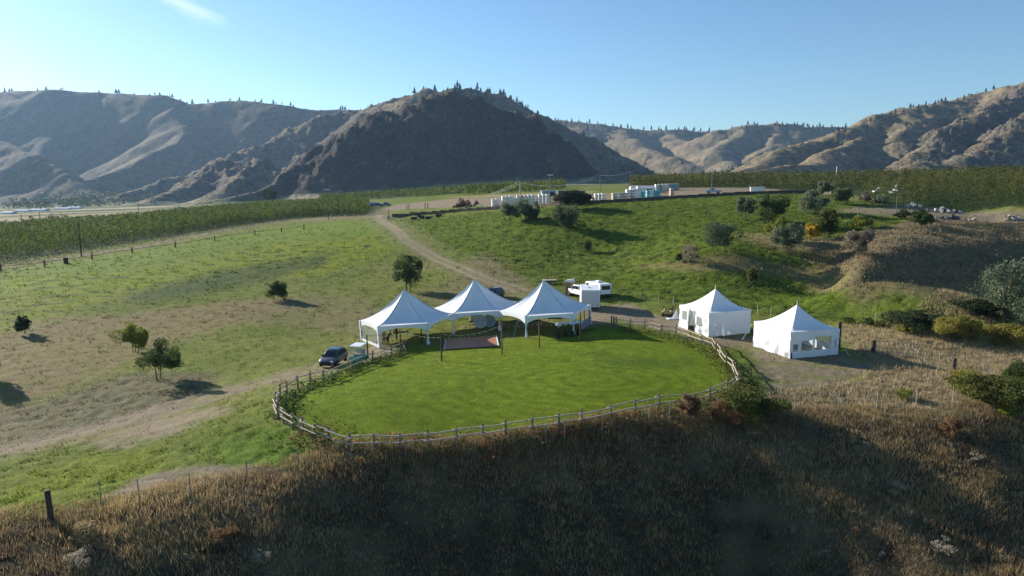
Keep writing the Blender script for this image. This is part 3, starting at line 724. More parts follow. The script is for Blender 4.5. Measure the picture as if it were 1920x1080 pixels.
# ---------------------------------------------------------------- dance floor
pts = [Vector(hit(*p)) for p in ((834, 657), (933, 650), (936, 634), (846, 637))]
P0 = pts[0]; ux = pts[1] - P0; L = ux.xy.length; an = math.atan2(ux.y, ux.x); uy = Vector((-sin(an), cos(an)))
W = max(3.5, (pts[3] - P0).xy.dot(uy))
df = thing('dance_floor', 'brown wooden dance floor laid on the grass before the tents', 'dance floor', P0, an)
sx = ux.z / L; sy = (zf(*(P0.xy + uy * W)) - P0.z) / W
nx, ny = 8, 6; dx, dy = L / nx, W / ny; tilt = (math.atan(sy), -math.atan(sx), 0)
def fl(x, y): return (x, y, .10 + sx * x + sy * y)
pm = MB().box((0, 0, 0), (dx - .012, dy - .012, .08)).mesh('panel', M_FLOOR)
for i in range(nx):
    for j in range(ny):
        q = fl((i + .5) * dx, (j + .5) * dy); place(pm, 'panel', df, (q[0], q[1], q[2] + random.uniform(0, .006)), tilt)
place(MB().box((0, 0, 0), (.16, W, .09)).mesh('edge_ramp', M_WHITE), 'edge_ramp', df, fl(L + .09, W / 2), tilt)
place(MB().box((0, 0, 0), (.10, W, .09)).mesh('edge_ramp', M_GREYP), 'edge_ramp', df, fl(-.06, W / 2), tilt)

# ---------------------------------------------------------------- light poles and strings
POLES = [((690,672), 44, 'first wooden light pole from the left, next to the golf cart', M_DWOOD), ((752,662), 46, 'short reddish light pole at the end of the rail fence', M_RWOOD),
         ((790,645), 30, 'thin light pole in front of the first tent leg', M_DWOOD), ((828,677), 46, 'dark wooden light pole standing on the lawn left of the dance floor', M_DWOOD),
         ((941,665), 60, 'tall dark light pole at the right corner of the dance floor', M_RWOOD), ((1011,652), 47, 'reddish light pole on the lawn below the right peaked tent', M_RWOOD),
         ((1088,640), 44, 'slim light pole in the shadow of the right peaked tent', M_DWOOD)]
tops = []
for (px, py), h, lab, m_ in POLES:
    p = hit(px, py); D = math.hypot(p[1], p[2] - CAMZ); H = h * D / FPX / cos(PITCH + .1)
    t = thing('light_pole', lab, 'pole', p, 0, 'wooden poles carrying the string lights', rx=RAD(random.uniform(-1.5, 1.5)), ry=RAD(random.uniform(-2, 1)))
    MB().tube((0, 0, -.2), (0, 0, H), .085, .065, 8).build('shaft', m_, t)
    MB().tube((-.05, 0, H - .15), (.12, 0, H - .1), .015).build('hook', M_STEEL, t)
    tops.append(Vector(p) + Vector((0, 0, H - .1)))
bulb = MB().lathe([(0, -.10), (.03, -.08), (.038, -.05), (.022, -.02), (.012, 0)], n=8).mesh('bulb', M_BULB, True)
def string(A, B, sag, n, lab):
    A = Vector(A); B = Vector(B)
    t = thing('string_light', lab, 'string lights', A, 0, 'strings of bulbs hung between the poles')
    pts_ = [(B - A) * (k / 16) - Vector((0, 0, sag * 4 * (k / 16) * (1 - k / 16))) for k in range(17)]
    c_ = MB()
    for a, b in zip(pts_[:-1], pts_[1:]): c_.tube(a, b, .012, n=4, cap=False)
    c_.build('cable', M_CABLE, t)
    for k in range(n):
        q = (k + .5) / n; p = (B - A) * q - Vector((0, 0, sag * 4 * q * (1 - q))); place(bulb, 'bulb', t, p)
string(tops[0], tops[1], .25, 6, 'short string of bulbs over the fence end by the golf cart')
string(tops[1], tops[3], .35, 9, 'string of bulbs in front of the left peaked tent')
string(tops[3], tops[4], .55, 12, 'string of bulbs running over the dance floor')
string(tops[4], tops[5], .3, 8, 'string of bulbs between the two lawn poles right of the dance floor')
string(tops[5], tops[6], .35, 9, 'string of bulbs in front of the right peaked tent')
string(tops[2], Vector(tops[4]) + Vector((0, .3, -.3)), .9, 14, 'lower string of bulbs crossing behind the dance floor')

# ---------------------------------------------------------------- oval rail fence
FB = [(757,660),(734,668),(699,681),(660,695),(606,718),(581,722),(559,728),(538,741),(525,749),(518,760),(516,772),(521,785),(532,794),(549,805),(569,814),(590,824),(617,832),(656,846),(702,843),(749,844),(802,839),(857,832),(906,826),(948,819),(998,811),(1048,805),(1090,799),(1145,788),(1191,776),(1235,767),(1285,762),(1330,752),(1362,738),(1384,722),(1375,700),(1361,688),(1351,675),(1342,662),(1337,653),(1314,645),(1293,637),(1266,628),(1239,626),(1209,618),(1181,617),(1151,614)]
fb = [Vector(hit(*p)) for p in FB]
fen = thing('rail_fence', 'weathered split rail fence with two rails round the oval lawn', 'fence', fb[20])
base = fb[20]
postm = [MB().tube((0, 0, -.25), (0, 0, 1.12 + .08 * k), .085, .075, 7).mesh('post', M_WOOD) for k in range(3)]
def seg_rail(a, b, ra=.055, rb=.045, ext=.28):
    d = (b - a).normalized(); return MB().tube(a - d * ext, b + d * ext, ra, rb, 6)
for i, p in enumerate(fb):
    place(postm[i % 3], 'post', fen, p - base, (RAD(random.uniform(-3, 3)), RAD(random.uniform(-3, 3)), random.uniform(0, 6)))
for i in range(len(fb) - 1):
    a = fb[i] - base; b = fb[i + 1] - base; d = (b - a); sd = Vector((-d.y, d.x, 0)).normalized() * .09 * (1 if i % 2 else -1)
    for h in (.50, .95):
        off = Vector((0, 0, h + random.uniform(-.04, .04)))
        seg_rail(a + off + sd, b + off + sd + Vector((0, 0, random.uniform(-.04, .04)))).build('rail', M_RAIL, fen)
# heavier gate ends
for k, nm in ((0, 'left'), (-1, 'right')):
    p = fb[k] - base
    for q in range(3): MB().tube(p + Vector((.3 * q - .3, .25 * (q % 2), -.2)), p + Vector((.3 * q - .3, .1 + .1 * q, 1.45 - .12 * q)), .10, .085, 7).build('gate_post', M_DWOOD if k == 0 else M_WOOD, fen)

# ---------------------------------------------------------------- wire fence on the bank edge
WB = [(190,950),(263,944),(358,932),(463,908),(560,884),(658,862),(760,858),(857,846),(940,842),(1024,838),(1058,828),(1130,812),(1216,800),(1255,790),(1345,782),(1416,772),(1490,769),(1571,772),(1643,770),(1716,768),(1786,758)]
wb = [Vector(hit(*p)) for p in WB]; base = wb[8]
wf = thing('wire_fence', 'thin wire fence on steel posts along the top of the bank', 'fence', base)
pm = MB().box((0, 0, .7), (.045, .045, 1.65)).mesh('post', M_TPOST)
for i, p in enumerate(wb): place(pm, 'post', wf, p - base, (RAD(random.uniform(-2, 2)), RAD(random.uniform(-2, 2)), 0))
for h in (.35, .75, 1.1, 1.4):
    m = MB()
    for a, b in zip(wb[:-1], wb[1:]): m.tube(a - base + Vector((0, 0, h)), b - base + Vector((0, 0, h)), .006, n=3, cap=False)
    m.build('wire', M_WIRE, wf)
# fence on the right slope, with corner posts
def post(px, py, h, r, lab, m_=M_DWOOD, nm='fence_post', tilt=0, group=None):
    p = hit(px, py); o = thing(nm, lab, 'post', p, 0, group, ry=RAD(tilt))
    MB().tube((0, 0, -.3), (0, 0, h), r, r * .92, 9).build('shaft', m_, o)
    m = MB().lathe([(r * .93, h), (r * .6, h + .02), (0, h + .03)], n=9).build('cut_top', M_WOOD, o); return o
post(96, 975, 1.75, .16, 'lone dark wooden post at the lower left corner of the meadow', tilt=-2)
post(1572, 652, 2.75, .19, 'tall thick dark post beside the square tent with windows')
post(1788, 696, 1.25, .17, 'short dark post in the dry grass on the right slope')
post(1637, 662, 1.35, .22, 'thick dark gate post left of the wire mesh gate')
g0 = hit(1642, 664); g1 = hit(1697, 668); gv = Vector(g1) - Vector(g0); an = math.atan2(gv.y, gv.x); L = 3.3
g = thing('mesh_gate', 'wire mesh gate on a steel frame beside the thick gate post', 'gate', (g0[0], g0[1], g0[2] + .1), an)
fr = MB()
for z in (.1, .55, 1.25): fr.tube((0, 0, z), (L, 0, z), .025)
for x in (0, L): fr.tube((x, 0, .1), (x, 0, 1.25), .025)
fr.build('frame', M_WIRE, g)
for k in range(1, 12): MB().tube((k * L / 12, 0, .1), (k * L / 12, 0, 1.25), .006, n=3).build('wire', M_WIRE, g)
sp = [Vector(hit(*p)) for p in [(1697,668),(1733,690),(1760,694),(1843,705),(1900,700)]]
w2 = thing('wire_fence', 'low wire fence running from the mesh gate across the dry grass', 'fence', sp[0])
for p in sp: place(pm, 'post', w2, p - sp[0])
for h in (.4, .8, 1.2):
    m = MB(); [m.tube(a - sp[0] + Vector((0, 0, h)), b - sp[0] + Vector((0, 0, h)), .006, n=3, cap=False) for a, b in zip(sp[:-1], sp[1:])]; m.build('wire', M_WIRE, w2)
# pasture wire fence, from the road end down behind the tents
PB = [(735,412),(760,424),(790,440),(820,457),(850,474),(880,488),(910,503),(940,515),(975,528),(1020,540),(1062,540),(1095,548),(1128,552),(1165,556),(1200,562),(1235,568),(1262,572),(1420,590),(1445,592),(1640,606),(1700,612)]
pb = [Vector(hit(*p)) for p in PB]
w3 = thing('wire_fence', 'low wire fence with pale stakes along the edge of the green pasture', 'fence', pb[8])
pm2 = MB().box((0, 0, .55), (.07, .07, 1.3)).mesh('stake', M_RAIL)
for p in pb: place(pm2, 'stake', w3, p - pb[8], (0, RAD(random.uniform(-4, 4)), 0))
for h in (.5, .95):
    m = MB(); [m.tube(a - pb[8] + Vector((0, 0, h)), b - pb[8] + Vector((0, 0, h)), .008, n=3, cap=False) for a, b in zip(pb[:-1], pb[1:])]; m.build('wire', M_WIRE, w3)
# field fence far left
LB = [(-60,517),(2,509),(84,500),(124,495),(173,487),(248,475),(329,464),(403,452),(478,441),(528,436),(570,430)]
lb = [Vector(hit(*p)) for p in LB]
w4 = thing('field_fence', 'long low wooden fence beside the track on the left field', 'fence', lb[5])
pm3 = MB().box((0, 0, .65), (.22, .22, 1.5)).mesh('post', M_DWOOD)
for p in lb: place(pm3, 'post', w4, p - lb[5])
MB().box((0, 0, .7), (.9, .25, 1.3)).build('brace', M_DWOOD, w4, loc=tuple(lb[3] - lb[5]))
for a, b in zip(lb[:-1], lb[1:]): MB().tube(a - lb[5] + Vector((0, 0, .95)), b - lb[5] + Vector((0, 0, .95)), .045, n=4).build('rail', M_DWOOD, w4)

# ---------------------------------------------------------------- vehicles
def wheel(parent, x, y, r=.36, wd=.24, side=1, m_=M_RIM):
    w_ = MB().lathe([(r * .55, -wd / 2), (r * .93, -wd / 2), (r, -wd * .35), (r, wd * .35), (r * .93, wd / 2), (r * .55, wd / 2)], n=20, axis='y').build('wheel', M_TYRE, parent, smooth=True, loc=(x, y, r))
    m = MB().lathe([(r * .60, wd * .42 * side), (r * .56, wd * .50 * side), (r * .16, wd * .44 * side), (0, wd * .5 * side)], n=16, axis='y')
    for k in range(5):
        a = 2 * pi * k / 5; m.box((cos(a) * r * .34, wd * .52 * side, sin(a) * r * .34), (r * .5, .02, r * .13), ry=-a)
    m.build('rim', m_, w_); return w_
def loft(sections, name, mt, parent, smooth=True, close=True):
    """sections: list of closed rings with the same number of points"""
    n_ = len(sections[0]); V = [p for s_ in sections for p in s_]; F = []
    for k in range(len(sections) - 1):
        for i in range(n_): j = (i + 1) % n_; F.append((k*n_+i, k*n_+j, (k+1)*n_+j, (k+1)*n_+i))
    if close: F += [tuple(range(n_))[::-1], tuple(range((len(sections)-1)*n_, len(sections)*n_))]
    return MB().add(V, F).build(name, mt, parent, smooth=smooth)
def suv(label, loc, rz, paint_, H=1.70):
    """front of the car points to +x"""
    t = thing('parked_car', label, 'car', loc, rz); t.scale = (.84, .88, .90)
    # x, belt height, half width at belt, half width at sill
    st = [(-2.30, .55, .98, .80, .86), (-2.22, .40, 1.06, .88, .92), (-1.9, .36, 1.10, .93, .95), (-1.0, .30, 1.08, .95, .96), (0, .30, 1.05, .95, .96), (.95, .30, 1.04, .93, .96), (1.5, .34, .99, .90, .95), (2.05, .38, .88, .84, .92), (2.28, .42, .74, .72, .84), (2.36, .46, .62, .64, .74)]
    S = []
    for x, z0, z1, wb_, ws in st:
        S.append([(x, -ws * .9, z0), (x, -ws, z0 + .12), (x, -ws, z0 + (z1 - z0) * .55), (x, -wb_, z1 - .04), (x, -wb_ * .8, z1), (x, 0, z1 + .02), (x, wb_ * .8, z1), (x, wb_, z1 - .04), (x, ws, z0 + (z1 - z0) * .55), (x, ws, z0 + .12), (x, ws * .9, z0), (x, 0, z0 - .02)])
    b = loft(S, 'body', paint_, t)
    # cabin
    cab = [(-2.16, 1.08, .84, .02), (-1.95, 1.34, .78, .0), (-1.62, H - .08, .70, 0), (-.9, H, .68, 0), (-.1, H, .68, 0), (.35, H - .05, .67, 0), (.78, 1.32, .76, 0), (1.25, 1.03, .84, 0)]
    S = [[(x, -.86 if z < 1.1 else -.88, 1.02), (x, -(wr * .45 + .88 * .55), 1.02 + (z - 1.02) * .5), (x, -wr, z - .05), (x, -wr * .75, z), (x, wr * .75, z), (x, wr, z - .05), (x, (wr * .45 + .88 * .55), 1.02 + (z - 1.02) * .5), (x, .86 if z < 1.1 else .88, 1.02)] for x, z, wr, _ in cab]
    loft(S, 'roof', paint_, t)
    for s_ in (-1, 1):
        for (xa, xb, xc, xd) in ((-1.75, -.95, -.95, -1.5), (-.88, -.02, -.02, -.88), (.05, .88, .40, .05)):
            y0, y1 = .905 * s_, .735 * s_
            MB().add([(xa, y0, 1.10), (xb, y0, 1.10), (xc, y1, H - .13), (xd, y1, H - .13)], [(0,1,2,3)]).build('side_window', M_GLASS, t)
        MB().box((.85, 1.02 * s_, 1.12), (.16, .2, .14)).build('mirror', paint_, t, bevel=.03)
        for x in (-1.42, 1.45): wheel(t, x, .84 * s_, side=s_)
        MB().box((2.16, .66 * s_, .76), (.22, .32, .15), rz=-.45 * s_).build('headlight', M_LAMP, t, bevel=.03)
        MB().box((-2.24, .70 * s_, .95), (.12, .26, .16)).build('tail_light', M_RED, t)
        MB().tube((-1.5, .62 * s_, H + .05), (.2, .62 * s_, H + .05), .02).build('roof_rail', M_STEEL, t)
    MB().add([(1.27, -.74, 1.07), (1.27, .74, 1.07), (.46, .60, H - .08), (.46, -.60, H - .08)], [(0,1,2,3)]).build('windscreen', M_GLASS, t)
    MB().add([(-2.16, .70, 1.12), (-2.16, -.70, 1.12), (-1.74, -.58, H - .12), (-1.74, .58, H - .12)], [(0,1,2,3)]).build('rear_window', M_GLASS, t)
    MB().add([(-.9, -.5, H + .012), (.2, -.5, H + .012), (.2, .5, H + .012), (-.9, .5, H + .012)], [(0,1,2,3)]).build('sunroof', M_GLASS, t)
    MB().box((2.36, 0, .62), (.06, 1.0, .24)).build('grille', M_BLACK, t, bevel=.02)
    MB().box((2.34, 0, .42), (.14, 1.5, .16)).build('bumper', M_BLACK, t, bevel=.04)
    return t
p = hit(623, 688); suv('dark grey car with a curved roof parked by the rail fence', p + np.array([-.15, 1.2, .02]), RAD(-99), M_CAR)
p = hit(926, 562); suv('dark blue car half hidden behind the middle peaked tent', p + np.array([0, 1.2, 0]), RAD(-120), M_CAR2, 1.8)

p = hit(669, 683); gc = thing('golf_cart', 'small teal golf cart with a white roof beside the grey car', 'golf cart', p + np.array([.05, .4, .02]), RAD(-100))
MB().prism([(-1.15, .28), (1.1, .28), (1.22, .45), (1.12, .72), (.75, .82), (.55, .48), (-.1, .46), (-.15, .72), (-.75, .76), (-.85, .72), (-1.2, .70)], 'y', -.56, .56).build('body', M_TEAL, gc, bevel=.04)
MB().box((-.42, 0, .84), (.55, 1.05, .16)).build('seat', M_SEAT, gc, bevel=.04); MB().box((-.70, 0, 1.12), (.14, 1.05, .45), ry=-.15).build('backrest', M_SEAT, gc, bevel=.04)
MB().box((-.12, 0, 1.86), (1.75, 1.2, .07)).build('roof', M_WHITE, gc, bevel=.03)
for x0, x1 in ((.72, .60), (-.88, -.85)):
    for s_ in (-1, 1): MB().tube((x0, .52 * s_, .75), (x1, .52 * s_, 1.84), .022).build('roof_post', M_STEEL, gc)
MB().add([(.74, -.5, .86), (.74, .5, .86), (.62, .5, 1.75), (.62, -.5, 1.75)], [(0,1,2,3)]).build('windscreen', M_CLEAR, gc)
MB().tube((.62, -.25, .75), (.40, -.25, 1.08), .02).build('steering_column', M_BLACK, gc)
for x in (-.80, .85):
    for s_ in (-1, 1): wheel(gc, x, .50 * s_, .23, .18, s_)
for s_ in (-1, 1): MB().box((1.19, .36 * s_, .60), (.05, .16, .10)).build('headlight', M_LAMP, gc)

# cargo trailer, pickup and camper
p = hit(1107, 583); tz = p[2]; az = RAD(87)
ct = thing('cargo_trailer', 'white enclosed cargo trailer with its shade-greyed rear door towards the lawn', 'trailer', (p[0], p[1], tz + .02), az)
BW, BH, BL = 2.45, 2.25, 4.9
MB().box((BL / 2, 0, .52 + BH / 2), (BL, BW, BH)).build('box_body', M_WHITE, ct, bevel=.05)
MB().box((-.015, 0, .55 + BH / 2), (.04, BW - .16, BH - .14)).build('rear_door', M_GREYP, ct)  # rear face greyed by colour, for the shade it stands in
for z in (.55, .55 + BH - .05): MB().box((-.03, 0, z), (.05, BW, .09)).build('door_frame', M_WHITE, ct)
for s_ in (-1, 1):
    MB().box((-.03, s_ * (BW / 2 - .04), .55 + BH / 2), (.05, .09, BH)).build('door_frame', M_WHITE, ct)
    MB().box((-.05, s_ * 1.0, .8), (.03, .16, .10)).build('tail_light', M_RED, ct)
    MB().box((BL * .5, s_ * (BW / 2 + .05), .72), (1.9, .16, .08)).build('mudguard', M_STEEL, ct)
    for x in (BL * .5 - .42, BL * .5 + .42): wheel(ct, x, s_ * (BW / 2 - .08), .36, .22, s_)
MB().box((BL * .45, .1, .54 + BH + .05), (.36, .36, .10)).build('roof_vent', M_GREYP, ct)
MB().box((BL + .5, 0, .50), (1.1, .12, .10)).build('drawbar', M_STEEL, ct)
for k in range(4): MB().box((-.04, .95, .78 + .10 * k), (.02, .34 - .05 * k, .035)).build('sticker', M_DWOOD, ct)
def pickup(label, loc, rz):
    t = thing('pickup_truck', label, 'truck', loc, rz)
    MB().prism([(-2.8, .55), (2.6, .55), (2.75, .75), (2.7, 1.12), (1.35, 1.22), (-2.8, 1.22)], 'y', -.98, .98).build('body', M_WHITE, t, bevel=.06)
    MB().prism([(-.75, 1.2), (1.45, 1.2), (.85, 1.85), (-.6, 1.88)], 'y', -.84, .84).build('cab', M_WHITE, t, bevel=.06)
    MB().box((-1.82, 0, 1.20), (1.8, 1.66, .06)).build('bed_floor', M_BLACK, t)
    for s_ in (-1, 1):
        MB().add([(-.58, .87 * s_, 1.28), (.28, .87 * s_, 1.28), (.28, .87 * s_, 1.76), (-.5, .87 * s_, 1.78)], [(0,1,2,3)]).build('side_window', M_GLASS, t)
        MB().add([(.36, .87 * s_, 1.28), (1.25, .87 * s_, 1.28), (.82, .87 * s_, 1.76), (.36, .87 * s_, 1.76)], [(0,1,2,3)]).build('side_window', M_GLASS, t)
        for x in (-1.75, 1.75): wheel(t, x, .86 * s_, .42, .26, s_)
        MB().box((2.72, .72 * s_, .95), (.08, .34, .2)).build('headlight', M_LAMP, t); MB().box((-2.82, .88 * s_, .98), (.06, .14, .32)).build('tail_light', M_RED, t)
        MB().box((1.15, 1.08 * s_, 1.32), (.14, .22, .2)).build('mirror', M_BLACK, t)
    MB().add([(1.50, -.74, 1.26), (1.50, .74, 1.26), (.93, .68, 1.80), (.93, -.68, 1.80)], [(0,1,2,3)]).build('windscreen', M_GLASS, t)
    MB().add([(-.78, .7, 1.28), (-.78, -.7, 1.28), (-.66, -.66, 1.78), (-.66, .66, 1.78)], [(0,1,2,3)]).build('rear_window', M_GLASS, t)
    MB().box((2.76, 0, .88), (.06, 1.0, .34)).build('grille', M_BLACK, t); MB().box((2.78, 0, .60), (.14, 1.8, .16)).build('bumper', M_STEEL, t, bevel=.03)
    return t
p = hit(1084, 560); pickup('white pickup truck standing in front of the cargo trailer by the portable toilet', (p[0] + .5, p[1] + 1.2, zf(p[0], p[1]) + .02), RAD(120))
p = hit(1136, 560)
cp = thing('camper_van', 'white camper van with a roof unit, parked right of the cargo trailer', 'van', (p[0], p[1], p[2] + .02), RAD(112))
MB().prism([(0, .5), (5.2, .5), (5.4, .9), (5.0, 1.25), (4.5, 2.05), (.1, 2.15), (0, 2.0)], 'y', -.98, .98).build('body', M_WHITE, cp, bevel=.08)
MB().add([(-.012, .75, 1.3), (-.012, -.75, 1.3), (-.012, -.72, 1.9), (-.012, .72, 1.9)], [(0,1,2,3)]).build('rear_window', M_GLASS, cp)
MB().box((-.10, 0, .55), (.22, 1.9, .22)).build('bumper', M_BLACK, cp, bevel=.03)
MB().box((2.2, 0, 2.27), (.9, .6, .24)).build('roof_air_unit', M_GREYP, cp, bevel=.05)
for s_ in (-1, 1):
    for x in (.95, 4.2): wheel(cp, x, .84 * s_, .36, .24, s_)
    MB().box((-.02, .88 * s_, 1.0), (.05, .12, .34)).build('tail_light', M_RED, cp)
    MB().add([(3.6, .992 * s_, 1.35), (4.6, .992 * s_, 1.35), (4.3, .992 * s_, 1.85), (3.6, .992 * s_, 1.9)], [(0,1,2,3)]).build('side_window', M_GLASS, cp)
    MB().add([(.6, .992 * s_, 1.40), (1.8, .992 * s_, 1.40), (1.8, .992 * s_, 1.9), (.6, .992 * s_, 1.9)], [(0,1,2,3)]).build('side_window', M_GLASS, cp)
MB().add([(5.03, -.85, 1.28), (5.03, .85, 1.28), (4.53, .8, 2.0), (4.53, -.8, 2.0)], [(0,1,2,3)]).build('windscreen', M_GLASS, cp)
# portable toilet
p = hit(1068, 553); pt = thing('portable_toilet', 'tan portable toilet with a pale domed roof, left of the pickup truck', 'toilet', p, RAD(-30))
MB().box((0, 0, 1.05), (1.12, 1.12, 2.1)).build('cabin', M_TANP, pt, bevel=.03)
MB().prism([(-.60, 2.06), (.60, 2.06), (.58, 2.16), (.36, 2.34), (0, 2.40), (-.36, 2.34), (-.58, 2.16)], 'y', -.60, .60).build('roof', M_WHITE, pt, bevel=.03)
MB().box((0, -.575, 1.0), (.72, .03, 1.75)).build('door', mat('brown_toilet_door', (.24, .15, .10), .6), pt)
MB().box((.28, -.60, 1.0), (.10, .03, .12)).build('latch', M_BLACK, pt); MB().tube((.45, .45, 2.0), (.45, .45, 2.6), .05).build('vent_pipe', M_WHITE, pt)
for s_ in (-1, 1): MB().box((s_ * .4, 0, .04), (.14, 1.3, .10)).build('skid', M_BLACK, pt)
# flat farm trailer
p = hit(1031, 532); ft = thing('flat_trailer', 'small flat trailer with upright stakes behind the right peaked tent', 'trailer', p, RAD(10))
MB().box((0, 0, .62), (2.3, 1.3, .10)).build('deck', M_RAIL, ft); MB().box((-1.6, 0, .5), (1.0, .1, .08)).build('drawbar', M_BLACK, ft)
for x in (-1.1, -.35, .4, 1.1): MB().box((x, .62, 1.05), (.05, .05, .9)).build('stake', M_DWOOD, ft)
for s_ in (-1, 1): wheel(ft, 0, s_ * .62, .32, .18, s_)
MB().box((0, -.64, .45), (2.2, .05, .2)).build('side_board', M_BLACK, ft)
# ride-on mower and white board by the left square tent
p = hit(1254, 593); mo = thing('ride_on_mower', 'dark ride-on mower parked left of the square tent with the door', 'mower', p, RAD(165))
MB().prism([(-.9, .3), (.9, .3), (.95, .55), (.5, .85), (.2, .62), (-.1, .62), (-.3, .85), (-.9, .82)], 'y', -.42, .42).build('body', mat('faded_yellow_paint', (.30, .24, .10), .6), mo, bevel=.04)
MB().box((-.25, 0, .95), (.45, .55, .14)).build('seat', M_BLACK, mo, bevel=.03); MB().box((-.48, 0, 1.18), (.12, .55, .42)).build('backrest', M_BLACK, mo, bevel=.03)
MB().box((.1, 0, .22), (.9, 1.3, .16)).build('mower_deck', M_BLACK, mo)
MB().tube((.35, 0, .8), (.15, 0, 1.15), .025).build('steering_column', M_BLACK, mo)
MB().tube((-.8, -.35, .8), (-.8, -.35, 1.5), .025).tube((-.8, -.35, 1.5), (-.8, .35, 1.5), .025).tube((-.8, .35, 1.5), (-.8, .35, .8), .025).build('roll_bar', M_BLACK, mo)
for x, r in ((-.6, .30), (.7, .2)):
    for s_ in (-1, 1): wheel(mo, x, s_ * .5, r, .22, s_, mat('wheel_red', (.25, .05, .03), .6) if s_ > 0 else M_RIM)
p = hit(1264, 598); sg = thing('sandwich_board', 'white folding board and base left of the tent door', 'board', p, RAD(15))
MB().box((0, 0, .08), (1.9, .6, .14)).build('base', M_WHITE, sg, bevel=.03)
MB().add([(-.1, 0, .15), (.5, 0, .15), (.42, .1, 1.15), (.28, .1, 1.15)], [(0,1,2,3)]).add([(-.1, .35, .15), (.5, .35, .15), (.42, .13, 1.15), (.28, .13, 1.15)], [(3,2,1,0)]).build('frame_leg', M_POLE, sg)

# ---------------------------------------------------------------- under the tents
def heater(px, py, lab):
    p = hit(px, py); t = thing('patio_heater', lab, 'heater', p, 0, 'patio heaters at the right edge of the tents'); s_ = .78
    MB().lathe([(.24, 0), (.24, .55), (.20, .62), (.04, .66)], n=14).build('gas_base', M_BLACK, t)
    MB().tube((0, 0, .6), (0, 0, 1.75 * s_), .03).build('pole', M_BLACK, t)
    MB().lathe([(.10, 1.55 * s_), (.13, 1.9 * s_), (.10, 1.95 * s_)], n=12).build('burner', M_STEEL, t)
    MB().lathe([(.42, 1.88 * s_), (.40, 1.97 * s_), (.28, 2.14 * s_), (.12, 2.22 * s_), (0, 2.24 * s_)], n=20).build('dome', M_DOME, t, smooth=True)
heater(1047, 634, 'round white-topped heater at the left end of the row of four')
heater(1060, 631, 'second round white-topped heater, right behind the tent leg')
heater(1073, 631, 'third round white-topped heater, just right of the tent leg')
heater(1085, 629, 'round white-topped heater at the far right end of the row')
def round_table_edge(px, py, lab, m_, rz):
    p = hit(px, py); t = thing('folded_table', lab, 'table', p, rz, rx=RAD(0))
    MB().lathe([(0, -.03), (.80, -.03), (.82, 0), (.80, .03), (0, .03)], (0, 0, .84), 24, 'y').build('tabletop', m_, t)
    for s_ in (-1, 1):
        MB().tube((s_ * .3, -.07, .3), (s_ * .3, -.07, 1.4), .025).build('leg', M_STEEL, t)
    MB().tube((-.4, -.08, .9), (.4, -.08, .9), .02).build('brace', M_STEEL, t)
round_table_edge(901, 616, 'round white table stored on edge under the middle peaked tent', M_GREYP, RAD(8))
round_table_edge(918, 614, 'round bluish table on edge close behind the middle tent leg', M_BLUEP, RAD(-20))
p = hit(892, 606); o = thing('storage_cover', 'pale cloth-covered stack behind the round tables', 'cover', p + np.array([0, 1.5, 0])); MB().box((0, 0, .8), (1.7, .9, 1.6), taper=.85).build('cloth', M_GREYP, o, bevel=.12)
MB().box((0, -.02, .06), (1.9, 1.1, .12)).build('pallet', M_WOOD, o)
def long_table(px, py, rz, lab, w_=1.8):
    p = hit(px, py); t = thing('long_table', lab, 'table', p, rz); MB().box((0, 0, .74), (w_, .75, .05)).build('tabletop', M_DWOOD, t)
    for x in (-w_ / 2 + .15, w_ / 2 - .15):
        for y in (-.3, .3): MB().tube((x, y, 0), (x, y, .72), .02).build('leg', M_STEEL, t)
long_table(1000, 612, .1, 'dark long table at the left under the right peaked tent'); long_table(1040, 608, -.05, 'dark long table at the back under the right peaked tent')
long_table(752, 634, .2, 'dark table in the shade of the left peaked tent'); long_table(1066, 603, .3, 'dark long table beside the grey half wall of the right tent')
p = hit(760, 663); o = thing('leaning_board', 'narrow white board leaning at the fence gate near the left tent', 'board', p); MB().box((0, 0, .45), (.12, .05, 1.0), ry=-.35).build('board', M_WHITE, o)
MB().box((-.05, .1, .04), (.3, .3, .08)).build('foot', M_GREYP, o)

